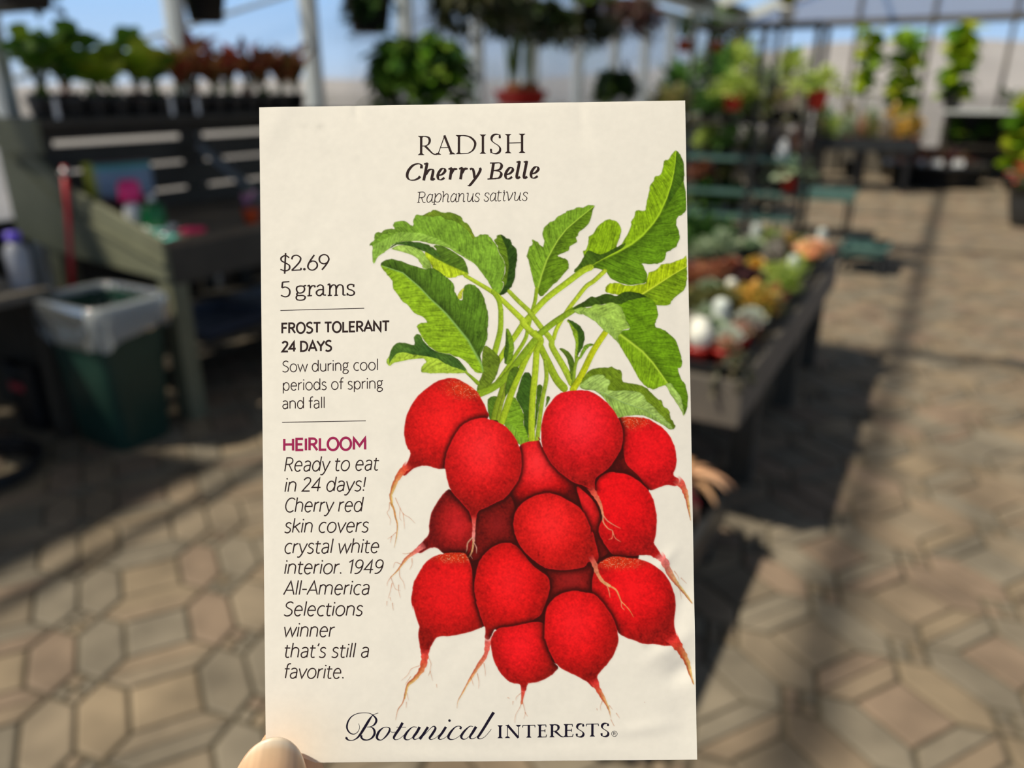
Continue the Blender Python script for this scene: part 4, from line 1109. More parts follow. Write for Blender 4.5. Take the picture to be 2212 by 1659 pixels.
# skeletons: (advance, [stroke...]); x-height 0.50, capitals 0.70, ascender 0.74
def _n(h): return [[(.07, 0), (.07, h)], [(.07, .30)] + arc(.245, .32, .175, .185, 170, 0, 12) + [(.42, 0)]]
G = {
 'o': (.54, [arc(.27, .25, .215, .262, 90, 450, 28)]),
 'n': (.50, _n(.5)), 'h': (.50, _n(.74)),
 'm': (.80, [[(.07, 0), (.07, .5)], [(.07, .30)] + arc(.22, .34, .15, .165, 170, 0, 12) + [(.37, 0)], [(.37, .30)] + arc(.54, .34, .17, .165, 170, 0, 12) + [(.71, 0)]]),
 'u': (.50, [[(.07, .5), (.07, .18)] + arc(.245, .17, .175, .18, 180, 350, 12), [(.42, .5), (.42, 0)]]),
 'r': (.32, [[(.07, 0), (.07, .5)], [(.07, .28)] + arc(.27, .29, .20, .20, 165, 85, 8)]),
 'i': (.17, [[(.085, 0), (.085, .5)], '.', (.085, .66)]),
 'l': (.17, [[(.085, 0), (.085, .74)]]),
 'd': (.53, [arc(.245, .25, .19, .262, 10, 350, 24), [(.45, 0), (.45, .74)]]),
 'p': (.53, [[(.08, -.2), (.08, .5)], arc(.28, .25, .19, .262, 170, -170, 24)]),
 'a': (.47, [spline([(.08, .44), (.15, .495), (.25, .51), (.35, .46), (.385, .36), (.385, .2), (.385, 0)]), spline([(.385, .29), (.25, .285), (.12, .24), (.075, .14), (.12, .03), (.22, -.01), (.33, .04), (.385, .12)])]),
 'e': (.50, [[(.07, .275), (.43, .275)] + arc(.25, .25, .185, .262, 8, 318, 26)]),
 'c': (.44, [arc(.27, .25, .205, .262, 55, 305, 22)]),
 's': (.40, [spline([(.335, .45), (.22, .51), (.11, .475), (.075, .39), (.12, .31), (.22, .26), (.31, .2), (.34, .12), (.29, .02), (.18, -.012), (.05, .035)])]),
 'g': (.47, [arc(.215, .345, .145, .165, 0, 360, 22), spline([(.32, .46), (.36, .5), (.44, .52)], 4), spline([(.14, .2), (.09, .14), (.11, .08), (.22, .06), (.34, .04), (.41, -.04), (.36, -.15), (.22, -.2), (.09, -.16), (.06, -.07), (.12, .02), (.16, .06)])]),
 'f': (.30, [spline([(.31, .74), (.23, .74), (.155, .69), (.135, .58)], 4) + [(.135, 0)], [(.02, .48), (.28, .48)]]),
 't': (.33, [[(.12, .63), (.12, .14)] + spline([(.12, .14), (.15, .03), (.22, -.005), (.31, .015)], 4), [(.01, .48), (.29, .48)]]),
 'y': (.45, [[(.02, .5), (.235, .01)], [(.43, .5), (.22, -.06)] + spline([(.22, -.06), (.15, -.17), (.08, -.205), (.01, -.19)], 4)]),
 'v': (.45, [[(.02, .5), (.225, 0), (.43, .5)]]),
 'w': (.68, [[(.02, .5), (.18, 0), (.34, .46), (.50, 0), (.66, .5)]]),
 'k': (.45, [[(.07, 0), (.07, .74)], [(.40, .5), (.08, .25)], [(.16, .31), (.43, 0)]]),
 'S': (.50, [spline([(.43, .64), (.30, .71), (.17, .68), (.09, .59), (.10, .48), (.20, .40), (.32, .34), (.42, .25), (.42, .11), (.32, .01), (.18, -.01), (.05, .05)])]),
 'R': (.54, [[(.09, 0), (.09, .69), (.25, .69)] + arc(.26, .52, .18, .17, 85, -90, 12) + [(.09, .35)], [(.26, .35), (.49, 0)]]),
 'C': (.56, [arc(.34, .35, .27, .362, 48, 312, 24)]),
 'A': (.58, [[(.02, 0), (.29, .7), (.56, 0)], [(.115, .23), (.465, .23)]]),
 'F': (.46, [[(.09, 0), (.09, .68), (.43, .68)], [(.09, .37), (.38, .37)]]),
 'O': (.66, [arc(.33, .35, .27, .362, 90, 450, 28)]),
 'T': (.50, [[(.25, 0), (.25, .68)], [(.02, .68), (.48, .68)]]),
 'L': (.44, [[(.09, .7), (.09, .02), (.42, .02)]]),
 'E': (.48, [[(.43, .68), (.09, .68), (.09, .02), (.44, .02)], [(.09, .36), (.39, .36)]]),
 'N': (.62, [[(.09, 0), (.09, .70), (.53, 0), (.53, .70)]]),
 'D': (.60, [[(.09, .02), (.09, .68), (.22, .68)] + arc(.24, .35, .29, .33, 85, -85, 16) + [(.09, .02)]]),
 'Y': (.54, [[(.02, .7), (.27, .33), (.52, .7)], [(.27, .33), (.27, 0)]]),
 'H': (.64, [[(.09, 0), (.09, .7)], [(.55, 0), (.55, .7)], [(.09, .36), (.55, .36)]]),
 'I': (.20, [[(.10, 0), (.10, .7)]]),
 'M': (.76, [[(.09, 0), (.09, .68), (.38, .22), (.67, .68), (.67, 0)]]),
 '2': (.48, [spline([(.06, .58), (.13, .67), (.24, .705), (.36, .66), (.40, .54), (.35, .41), (.22, .24), (.06, .02)]) + [(.44, .02)]]),
 '4': (.52, [[(.37, 0), (.37, .69), (.05, .2), (.49, .2)]]),
 '1': (.30, [[(.02, .58), (.19, .69), (.19, 0)]]),
 '9': (.50, [arc(.25, .49, .18, .205, 0, 360, 24), spline([(.43, .49), (.42, .32), (.35, .12), (.22, .01), (.08, .0)])]),
 '!': (.20, [[(.10, .70), (.10, .19)], '.', (.10, .03)]),
 '.': (.18, ['.', (.09, .03)]),
 '-': (.30, [[(.03, .27), (.27, .27)]]),
 "'": (.16, [[(.10, .72), (.06, .58)]]),
 ' ': (.24, []),
}

def set_line(pr, text, x0, y0, x1, y1, cap_px, wt, slant=0.0, scale_x=None):
    """one line of text fitted between its first and last inked position; cap_px = height of 0.70 em in image units"""
    em = cap_px / 0.70
    xs = 0.0; items = []
    for ch in text:
        adv, st = G[ch]
        items.append((ch, xs)); xs += adv
    def inked(ch, sgn):
        v = []
        for s in G[ch][1]:
            if isinstance(s, list): v += [p[0] + slant * p[1] for p in s]
            elif isinstance(s, tuple): v.append(s[0])
        return (min(v) if sgn < 0 else max(v))
    a = items[0][1] + inked(items[0][0], -1) - wt / 2; z = items[-1][1] + inked(items[-1][0], 1) + wt / 2
    kx = (x1 - x0) / (z - a); sl = (y1 - y0) / (x1 - x0)
    def T(x, y):
        X = x0 + (x + slant * y - a) * kx
        return (X - sl * 0.6 * y * em * 0, y0 + sl * (X - x0) - y * em)
    w = wt * 0.5 * (kx + em)
    for ch, ox in items:
        dot = False
        for s in G[ch][1]:
            if s == '.': dot = True
            elif isinstance(s, tuple):
                q = T(ox + s[0], s[1]); pr.dot(q[0], q[1], w * 0.66)
            else:
                pts = [T(ox + p[0], p[1]) for p in s]
                pr.rib(pts, [w] * len(pts))
def Z(ox, oy, k, *pts): return [ox + pts[0] / k, oy + pts[1] / k, ox + pts[2] / k, oy + pts[3] / k]

z3 = lambda *p: Z(590, 760, 7.215, *p)
z2 = lambda *p: Z(590, 530, 6.637, *p)
z4 = lambda *p: Z(590, 970, 6.144, *p)
z5 = lambda *p: Z(590, 1220, 6.144, *p)
pr = Print()
for txt, co in (('Sow during cool', z3(145, 313, 1645, 284)), ('periods of spring', z3(157, 601, 1732, 570)), ('and fall', z3(150, 885, 815, 874))):
    set_line(pr, txt, *co, 165 / 7.215, 0.062)
for txt, co in (('Ready to eat', z4(152, 293, 1425, 271)), ('in 24 days!', z4(155, 563, 1247, 545)), ('Cherry red', z4(165, 831, 1217, 818)), ('skin covers', z4(148, 1106, 1287, 1089)),
                ('crystal white', z4(155, 1380, 1418, 1362)), ('interior. 1949', z4(150, 1652, 1478, 1636)), ('All-America', z5(135, 393, 1290, 380)), ('Selections', z5(140, 672, 1207, 660)),
                ('winner', z5(148, 948, 835, 944)), ("that's still a", z5(150, 1224, 1280, 1214)), ('favorite.', z5(150, 1500, 938, 1497))):
    set_line(pr, txt, *co, 180 / 6.144, 0.062, slant=0.17)
pr.emit('growing_notes_lettering', INK)
pr = Print()
set_line(pr, 'FROST TOLERANT', *z2(122, 1262, 1690, 1233), 143 / 6.637, 0.128)
set_line(pr, '24 DAYS', *z2(125, 1527, 857, 1514), 143 / 6.637, 0.128)
pr.emit('frost_tolerant_lettering', INK)
pr = Print()
set_line(pr, 'HEIRLOOM', *z3(160, 1538, 1467, 1515), 183 / 7.215, 0.132)
pr.emit('heirloom_lettering', INK_PLUM)
pr = Print()
for co in (z2(108, 935, 1318, 908), z3(145, 1098, 1458, 1073)):
    pr.rib([(co[0], co[1]), (co[2], co[3])], [1.5, 1.5])
pr.emit('printed_rules', INK)

# serif faces: skeleton in a unit box, heavy / light / nib strokes
def caps(pr, ch, x0, x1, yb0, yb1, ht, hv, lt, sr):
    """ch drawn between x0 and x1, baseline from yb0 to yb1, ht tall; hv / lt heavy and light weights, sr serif reach"""
    T = lambda p: (x0 + p[0] * (x1 - x0), yb0 + (yb1 - yb0) * p[0] - p[1] * ht)
    def H(*p): pr.rib([T(q) for q in p], [hv] * len(p))
    def L(*p): pr.rib([T(q) for q in p], [lt] * len(p))
    def N(pts, ang=12):
        P = [T(q) for q in spline(pts)]
        ws = []
        for i in range(len(P)):
            a, b_ = P[max(i - 1, 0)], P[min(i + 1, len(P) - 1)]
            t = math.atan2(b_[1] - a[1], b_[0] - a[0]) + math.radians(ang)
            ws.append(math.hypot(hv * math.sin(t), lt * math.cos(t)))
        pr.rib(P, ws)
    def F(x, y):                                    # bracketed foot or head serif
        c = T((x, y)); d = 1 if y < 0.5 else -1
        pr.rib([(c[0] - sr, c[1] - d * lt * 0.3), (c[0] + sr, c[1] - d * lt * 0.3)], [lt * 0.75] * 2)
        n = len(pr.p); q = hv / 2
        pr.p += [(c[0] - sr * 0.9, c[1] - d * lt * 0.5), (c[0] + sr * 0.9, c[1] - d * lt * 0.5), (c[0] + q, c[1] - d * lt * 2.2), (c[0] - q, c[1] - d * lt * 2.2)]
        pr.f.append((n, n + 1, n + 2, n + 3))
    w = x1 - x0; e = (hv / 2 + sr * 0.6) / w
    if ch == 'R':
        s = 0.17; H((s, 0), (s, 1)); F(s, 0); F(s, 1)
        N([(s, .965), (.38, .97), (.56, .9), (.62, .74), (.55, .56), (.38, .475), (s, .47)])
        q = [T(p) for p in spline([(.38, .47), (.58, .26), (.80, .05), (1.0, .0)])]
        pr.rib(q, list(np.linspace(hv * 1.0, lt * 0.9, len(q))))
    elif ch == 'A':
        L((.12, 0), (.47, 1)); H((.45, 1.0), (.84, 0)); L((.24, .36), (.70, .36)); F(.12, 0); F(.86, 0)
    elif ch == 'D':
        s = .13; H((s, 0), (s, 1)); F(s, 1); F(s, 0)
        N([(s, .97), (.40, .97), (.70, .88), (.92, .66), (.95, .45), (.84, .20), (.62, .05), (.40, .025), (s, .025)])
    elif ch == 'I':
        H((.5, 0), (.5, 1)); F(.5, 0); F(.5, 1)
    elif ch == 'S':
        N([(.88, .80), (.84, .95), (.62, 1.0), (.32, .97), (.13, .84), (.14, .68), (.36, .55), (.70, .42), (.90, .27), (.86, .09), (.60, -.01), (.30, .0), (.10, .08), (.06, .24)], ang=-28)
        L((.88, .78), (.90, .99)); L((.05, .02), (.05, .25))
    elif ch == 'H':
        H((.16, 0), (.16, 1)); H((.84, 0), (.84, 1)); L((.16, .53), (.84, .53))
        for x in (.16, .84): F(x, 0); F(x, 1)
    elif ch == 'N':
        L((.12, 0), (.12, 1)); L((.86, 0), (.86, 1)); H((.12, 1), (.86, 0.0)); F(.12, 0); F(.86, 1)
        pr.rib([T((0, .985)), T((.14, .985))], [lt] * 2)
    elif ch == 'T':
        H((.5, 0), (.5, 1)); F(.5, 0); L((.02, .965), (.98, .965)); L((.02, .98), (.0, .80)); L((.98, .98), (1.0, .80))
    elif ch == 'E':
        s = .25; H((s, 0), (s, 1)); F(s, 0); F(s, 1)
        L((s, .97), (.90, .97)); L((.90, .99), (.93, .80)); L((s, .52), (.80, .52)); L((.82, .64), (.82, .40)); L((s, .03), (.96, .03)); L((.92, .0), (1.0, .22))

pr = Print(); k = 6.703
def base(x): return 445 + (412 - 445) * (x - 300) / 1530.0
for ch, a, b_ in (('R', 290, 565), ('A', 545, 825), ('D', 845, 1130), ('I', 1180, 1277), ('S', 1335, 1492), ('H', 1545, 1842)):
    caps(pr, ch, 860 + a / k, 860 + b_ / k, 270 + base(a) / k, 270 + base(b_) / k, 278 / k, 34 / k, 12 / k, 44 / k)
pr.emit('radish_lettering', INK)
pr = Print()
def base(x): return 425 + (400 - 425) * (x - 300) / 1600.0
for ch, a, b_ in (('I', 297, 378), ('N', 418, 632), ('T', 663, 842), ('E', 880, 1010), ('R', 1052, 1262), ('E', 1258, 1393), ('S', 1438, 1553), ('T', 1583, 1760), ('S', 1797, 1912)):
    caps(pr, ch, 1030 + a / k, 1030 + b_ / k, 1530 + base(a) / k, 1530 + base(b_) / k, 190 / k, 34 / k, 11 / k, 36 / k)
c = (1030 + 1990 / k, 1530 + 362 / k)
pr.rib([(c[0] + 6.0 * math.cos(t * math.pi / 14), c[1] + 6.0 * math.sin(t * math.pi / 14)) for t in range(29)], [1.0] * 29)
pr.rib([(c[0] - 2.0, c[1] + 3.4), (c[0] - 2.0, c[1] - 3.2), (c[0] + 0.6, c[1] - 3.2), (c[0] + 2.0, c[1] - 2.2), (c[0] + 2.0, c[1] - 1.0), (c[0] + 0.6, c[1] + 0.1), (c[0] - 2.0, c[1] + 0.1)], [1.0] * 7)
pr.rib([(c[0] + 0.4, c[1] + 0.1), (c[0] + 2.3, c[1] + 3.4)], [1.0] * 2)

# script word traced as a pen path: (x, y, weight)
def pen(pr, ox, oy, k, pts, n=6):
    P = spline(pts, n)
    pr.rib([(ox + p[0] / k, oy + p[1] / k) for p in P], [max(p[2], 5.0) / k for p in P])
B_ = [
 [(295,335,6),(307,390,6),(285,450,8),(230,487,10),(175,472,18),(138,425,22),(130,370,24),(150,300,20),(200,235,13),(280,195,9),(380,185,8),(460,195,9),(520,240,22),(544,290,30),(520,345,24),(470,378,9),(410,385,6)],
 [(410,385,6),(470,388,12),(508,420,28),(517,480,32),(480,540,24),(420,570,14),(360,563,24),(330,530,28),(340,505,20)],
 [(572,185,6),(510,207,8),(480,232,14),(440,290,32),(380,390,36),(320,485,32),(270,543,20),(210,575,10),(155,573,16),(122,550,28),(130,533,34)],
 [(690,385,8),(640,395,12),(580,450,30),(550,520,34),(562,560,26),(612,571,10),(670,525,20),(722,450,28),(728,402,18),(690,384,8)],
 [(728,435,6),(765,460,7),(812,455,6)],
 [(912,322,36),(870,400,36),(810,490,34),(787,540,28),(810,566,11),(865,552,6),(930,500,6)], [(825,386,7),(960,386,7)],
 [(1112,385,8),(1050,385,11),(980,450,28),(940,520,34),(950,560,22),(1000,564,8),(1060,520,7),(1122,440,7)],
 [(1152,382,38),(1110,460,36),(1062,530,30),(1080,562,14),(1130,545,6),(1165,510,6)],
 [(1268,382,34),(1215,465,34),(1152,560,34)], [(1175,540,6),(1240,470,7),(1310,395,8),(1352,372,14),(1372,405,30),(1330,480,34),(1290,540,28),(1312,562,11),(1370,540,6),(1440,480,6)],
 [(1520,380,34),(1470,460,34),(1418,535,28),(1440,561,11),(1500,540,6),(1570,480,6)],
 [(1718,410,34),(1732,385,20),(1700,370,9),(1650,385,14),(1590,450,30),(1553,520,34),(1570,556,22),(1625,560,8),(1690,525,6),(1750,475,6)],
 [(1900,375,8),(1850,374,11),(1780,440,28),(1735,510,34),(1750,551,22),(1800,551,8),(1870,490,7),(1920,420,7)],
 [(1943,376,38),(1900,450,36),(1856,522,28),(1880,551,12),(1940,530,6),(2000,475,6)],
 [(2190,172,40),(2130,268,38),(2060,385,36),(2000,480,34),(1968,532,26),(2000,552,10),(2060,525,6),(2120,460,6),(2157,410,6)],
]
for st in B_: pen(pr, 730, 1510, 6.506, st)
pr.dot(730 + 1570 / 6.506, 1510 + 291 / 6.506, 18.5 / 6.506)
pr.emit('brand_lettering', INK_BLUE)

# bold italic cultivar name, light slab italic botanical name, slab price
def script(pr, ox, oy, k, strokes, hv, lt, ang):
    for st in strokes:
        if st[0] == '.': pr.dot(ox + st[1] / k, oy + st[2] / k, st[3] / k); continue
        P = spline(st, 6) if len(st) > 2 else [st[0], st[1]]
        ws = []
        for i in range(len(P)):
            a, b_ = P[max(i - 1, 0)], P[min(i + 1, len(P) - 1)]
            t = math.atan2(b_[1] - a[1], b_[0] - a[0]) - math.radians(ang)
            ws.append(math.hypot(hv * math.sin(t), lt * math.cos(t)) / k)
        pr.rib([(ox + p[0] / k, oy + p[1] / k) for p in P], ws)
def e_(x, y): return [[(x+38,y+112),(x+90,y+95),(x+130,y+50),(x+118,y+14),(x+80,y+18),(x+40,y+70),(x+24,y+125),(x+40,y+170),(x+80,y+172),(x+122,y+145)]]
def l_(x, y): return [[(x+22,y+22),(x+74,y+10)],[(x+66,y+5),(x+45,y+120),(x+26,y+215),(x+30,y+255),(x+48,y+252),(x+72,y+232)]]
def r_(x, y): return [[(x,y+30),(x+50,y+10)],[(x+45,y+10),(x+35,y+90),(x+22,y+180)],[(x+42,y+90),(x+75,y+35),(x+105,y+20),(x+112,y+40)]]
pr = Print(); S_ = []
S_ += [[(342,640),(338,590),(290,572),(215,600),(150,680),(138,760),(175,805),(240,808),(295,785),(325,755)]]
S_ += [[(380,578),(432,562)],[(425,560),(400,690),(375,815)],[(402,730),(450,665),(500,655),(510,690),(490,790),(500,808),(535,785)]]
S_ += e_(553, 630) + r_(732, 622) + r_(885, 618)
S_ += [[(1042,655),(1075,640),(1095,680),(1110,780)],[(1185,630),(1192,660),(1160,730),(1095,820),(1040,885),(1010,890)]]
S_ += [[(1330,562),(1440,558)],[(1382,565),(1365,680),(1345,790)],[(1295,795),(1420,788)],[(1390,562),(1470,560),(1500,600),(1470,655),(1380,672)],[(1400,672),(1470,685),(1495,725),(1465,775),(1400,788)]]
S_ += e_(1530, 617) + l_(1692, 528) + l_(1796, 526) + e_(1898, 605)
script(pr, 860, 270, 6.703, S_, 40, 14, 12)
pr.emit('cultivar_lettering', INK)

pr = Print(); S_ = []
def a_(x, y): return [[(x+82,y+20),(x+50,y+2),(x+15,y+40),(x+4,y+90),(x+22,y+122),(x+60,y+100),(x+85,y+45)],[(x+88,y+2),(x+76,y+90),(x+84,y+122),(x+104,y+114)]]
def u_(x, y): return [[(x-8,y+6),(x+14,y+2),(x+4,y+80),(x+12,y+118),(x+45,y+112),(x+76,y+50)],[(x+86,y+2),(x+74,y+90),(x+80,y+120),(x+98,y+114)]]
def n_(x, y, h=0): return [[(x-8,y+6-h),(x+12,y+2-h)],[(x+12,y-h),(x,y+122)],[(x+6,y+55),(x+40,y+8),(x+72,y+10),(x+76,y+50),(x+68,y+105),(x+76,y+122),(x+94,y+112)]]
def s_(x, y): return [[(x+76,y+28),(x+66,y+4),(x+32,y+4),(x+16,y+35),(x+45,y+60),(x+66,y+88),(x+48,y+122),(x+14,y+120),(x+2,y+96)]]
S_ += [[(290,986),(330,984)],[(320,984),(300,1132)],[(282,1134),(322,1132)],[(320,984),(375,984),(396,1015),(376,1055),(312,1065)],[(345,1064),(370,1130),(402,1130)]]
S_ += a_(418, 1010) + [[(530,1010),(552,1008)],[(548,1008),(526,1162)],[(512,1165),(556,1162)],[(545,1060),(580,1012),(618,1012),(626,1060),(600,1120),(558,1126),(536,1105)]]
S_ += n_(652, 1006, 32) + a_(762, 1004) + n_(878, 1002) + u_(1004, 1000) + s_(1108, 998)
S_ += s_(1244, 994) + a_(1330, 992) + [[(1462,962),(1446,1075),(1456,1114),(1490,1104)],[(1436,992),(1500,990)]]
S_ += [[(1520,992),(1540,990),(1526,1085),(1534,1112),(1554,1104)],('.',1537,966,9)] + [[(1562,990),(1584,988),(1600,1110)],[(1600,1110),(1640,1050),(1662,988)]]
S_ += u_(1684, 986) + s_(1798, 984)
script(pr, 860, 270, 6.703, S_, 11.5, 9.5, 10)
pr.emit('botanical_name_lettering', INK)

pr = Print()
S_ = [[(236,180),(180,148),(122,178),(124,222),(180,254),(238,292),(234,346),(176,368),(108,346)],[(183,112),(176,260),(170,408)],
 [(272,205),(290,160),(345,146),(398,180),(392,230),(345,290),(274,360)],[(270,362),(405,356)],[(404,358),(408,326)],('.',455,346,19),
 [(598,142),(540,225),(508,290),(512,330),(545,356),(590,356),(634,320),(640,275),(615,240),(570,230),(528,250)],
 [(790,250),(740,270),(688,250),(670,205),(686,162),(735,138),(785,155),(808,205),(780,265),(740,320),(708,356)],
 [(240,522),(138,530)],[(140,530),(132,612)],[(132,612),(180,600),(230,625),(246,672),(228,722),(178,740),(116,718)],
 [(400,585),(352,600),(342,640),(365,680),(405,686),(445,665),(458,625),(440,592),(400,585)],[(440,596),(468,578),(474,590)],[(362,680),(345,705),(372,722),(430,722),(466,740),(452,778),(400,790),(350,780),(338,745),(362,712)],
 [(500,590),(530,585),(528,726)],[(500,728),(566,724)],[(530,640),(560,590),(604,585),(606,608)],
 [(636,600),(680,572),(722,590),(728,640),(730,710),(768,718)],[(728,640),(670,642),(632,672),(640,712),(680,726),(722,692)],
 [(790,575),(822,570),(820,722)],[(792,724),(852,722)],[(822,630),(855,580),(895,575),(912,610),(912,720)],[(888,722),(938,720)],[(912,630),(945,578),(990,575),(1012,610),(1014,718)],[(1012,718),(1050,718)],
 [(1164,600),(1158,572),(1110,568),(1078,592),(1090,632),(1140,650),(1174,680),(1160,714),(1110,722),(1072,700)],[(1164,565),(1164,604)],[(1076,690),(1074,724)]]
script(pr, 590, 530, 6.637, S_, 24, 17, 6)
pr.emit('price_lettering', INK)
# ------------------------------------------------------------------ printed watercolour of the radish bunch
# Painted with brush functions on a fine vertex grid that lies on the packet face.
AX0, AY0, AX1, AY1 = 796, 316, 1504, 1568
AW, AH = AX1 - AX0, AY1 - AY0
YY, XX = np.mgrid[AY0:AY1, AX0:AX1].astype(np.float64)
art = np.empty((AH, AW, 3)); art[:] = PAPER           # linear light, as seen on the paper
cover = np.zeros((AH, AW)); redm = np.zeros((AH, AW))
rs = np.random.RandomState(5)
def blur(a, r):
    for ax_ in (0, 1):
        for _ in range(2):
            c = np.cumsum(np.concatenate([np.repeat(a.take([0], ax_), r + 1, ax_), a, np.repeat(a.take([-1], ax_), r, ax_)], ax_), ax_)
            n = a.shape[ax_]
            a = (c.take(range(2 * r + 1, 2 * r + 1 + n), ax_) - c.take(range(0, n), ax_)) / (2 * r + 1)
    return a
def grain_(r):
    g = blur(rs.randn(AH, AW), r) if r else rs.randn(AH, AW)
    return g / g.std()
G1, G2, G3 = grain_(1), grain_(2), grain_(7)
def hashn(x, y, seed=0.0):
    """smooth value noise"""
    xi, yi = np.floor(x), np.floor(y); fx, fy = x - xi, y - yi
    fx, fy = fx * fx * (3 - 2 * fx), fy * fy * (3 - 2 * fy)
    h = lambda a, b: (np.sin(a * 127.1 + b * 311.7 + seed * 74.7) * 43758.5453) % 1.0
    return (h(xi, yi) * (1 - fx) + h(xi + 1, yi) * fx) * (1 - fy) + (h(xi, yi + 1) * (1 - fx) + h(xi + 1, yi + 1) * fx) * fy
TILES = {'A': (780, 430), 'B': (1130, 310), 'C': (1130, 540), 'D': (820, 640), 'E': (1150, 700), 'F': (820, 800), 'G': (820, 1040),
         'H': (820, 1290), 'I': (1140, 900), 'J': (1140, 1130), 'K': (1140, 1330)}
def P_(s):
    """'A 165,825 140,700 B ...' -> image positions"""
    out = []; ox, oy = 0, 0
    for t in s.split():
        if t in TILES: ox, oy = TILES[t]
        else:
            a, b = t.split(','); out.append((ox + float(a) / 5.924, oy + float(b) / 5.924))
    return out
def rough(poly, amp=0.6, step=5.0, seed=0):
    """resample an outline and give it a hand-painted wobble"""
    r = random.Random(seed); out = []
    for a, b in zip(poly, poly[1:] + poly[:1]):
        n = max(1, int(math.hypot(b[0] - a[0], b[1] - a[1]) / step))
        for k in range(n):
            t = k / n; out.append((a[0] + (b[0] - a[0]) * t + r.gauss(0, amp), a[1] + (b[1] - a[1]) * t + r.gauss(0, amp)))
    return out
def smooth_poly(poly, n=4):
    P = [np.array(p) for p in poly]; N = len(P); out = []
    for i in range(N):
        p0, p1, p2, p3 = P[i - 1], P[i], P[(i + 1) % N], P[(i + 2) % N]
        for k in range(n):
            t = k / n
            out.append(tuple(0.5 * (2 * p1 + (p2 - p0) * t + (2 * p0 - 5 * p1 + 4 * p2 - p3) * t * t + (3 * p1 - p0 - 3 * p2 + p3) * t ** 3)))
    return out
def win(poly, pad):
    x0 = max(int(min(p[0] for p in poly) - pad), AX0) - AX0; x1 = min(int(max(p[0] for p in poly) + pad) + 1, AX1) - AX0
    y0 = max(int(min(p[1] for p in poly) - pad), AY0) - AY0; y1 = min(int(max(p[1] for p in poly) + pad) + 1, AY1) - AY0
    return slice(y0, y1), slice(x0, x1)
def sdist(poly, w):
    """signed distance (inside positive) to a closed outline"""
    x, y = XX[w], YY[w]; d2 = np.full(x.shape, 1e9); ins = np.zeros(x.shape, bool)
    for (ax_, ay_), (bx, by) in zip(poly, poly[1:] + poly[:1]):
        ex_, ey = bx - ax_, by - ay_; L = ex_ * ex_ + ey * ey + 1e-9
        t = np.clip(((x - ax_) * ex_ + (y - ay_) * ey) / L, 0, 1)
        d2 = np.minimum(d2, (x - ax_ - t * ex_) ** 2 + (y - ay_ - t * ey) ** 2)
        if ay_ != by:
            ins ^= ((ay_ > y) != (by > y)) & (x < (bx - ax_) * (y - ay_) / (by - ay_) + ax_)
    d = np.sqrt(d2)
    return np.where(ins, d, -d)
def pdist(line, w):
    """distance, side, and length along a polyline"""
    x, y = XX[w], YY[w]; best = np.full(x.shape, 1e9); side = np.zeros(x.shape); al = np.zeros(x.shape); acc = 0.0
    for (ax_, ay_), (bx, by) in zip(line[:-1], line[1:]):
        ex_, ey = bx - ax_, by - ay_; L = math.hypot(ex_, ey) + 1e-9
        t = ((x - ax_) * ex_ + (y - ay_) * ey) / (L * L); tc = np.clip(t, 0, 1)
        d = np.hypot(x - ax_ - tc * ex_, y - ay_ - tc * ey)
        m = d < best
        best = np.where(m, d, best); side = np.where(m, np.sign(ex_ * (y - ay_) - ey * (x - ax_)), side); al = np.where(m, acc + tc * L, al)
        acc += L
    return best, side, al, acc
def lay(w, a, col):
    art[w] = art[w] * (1 - a[..., None]) + col * a[..., None]
    cover[w] = np.maximum(cover[w], a)
L3 = lambda r, g, b: np.array(rgb(r, g, b))

def leaf(poly, mid=None, ca=(120, 160, 50), cb=(80, 130, 40), dark=0.0, dside=1, vein=None, seed=0, spread=12.0, sv=0.24, vw=1.6, vang=0.9, smooth=True):
    """ca / cb: greens on the two sides of the midrib; dark: deepening beside the midrib on side dside"""
    poly = rough(smooth_poly(poly, 3) if smooth else poly, 0.45, 5, seed)
    w = win(poly, 4); sd = sdist(poly, w)
    A, B = L3(*ca), L3(*cb)
    if mid:
        d, s, al, ln = pdist(mid, w)
        m = np.clip(0.5 + s * d / 3.0, 0, 1)[..., None]
        col = A * (1 - m) + B * m
        if dark:
            side = np.clip(0.5 + dside * s * d / 2.0, 0, 1)
            col = col * (1 - dark * side * np.exp(-d / spread))[..., None]
        u = (al + s * 3.0 - d * vang) / 15.0 + 0.25 * hashn(XX[w] / 14, YY[w] / 14, seed)
        f = np.abs((u % 1.0) - 0.5) * 15.0
        col = col * (1 - sv * np.exp(-(f / 1.3) ** 2) * np.clip(d / 5.0, 0, 1))[..., None]
        st = hashn((al + s * 3.0 - d * vang) / 2.5, (al + d) / 24.0, seed) - 0.5
    else:
        col = np.broadcast_to(A, sd.shape + (3,)).copy()
        q = np.clip(hashn(XX[w] / 30, YY[w] / 30, seed + 3), 0, 1)[..., None]
        col = col * (1 - q) + B * q
        st = hashn((XX[w] + YY[w]) / 14.0, (XX[w] - YY[w]) / 2.6, seed) - 0.5
    col = col * (1 + 0.42 * st + 0.07 * G1[w] + 0.045 * G2[w] + 0.07 * G3[w])[..., None]
    col = col * (1 - 0.30 * np.exp(-np.clip(sd, 0, None) / 1.4))[..., None]
    if mid and vein is not None:
        vv = np.exp(-(d / (vw * (1.15 - 0.7 * al / ln))) ** 2)[..., None]
        col = col * (1 - vv) + L3(*vein) * vv
    lay(w, np.clip(sd / 1.6 + 0.5, 0, 1), np.clip(col, 0.004, 1))

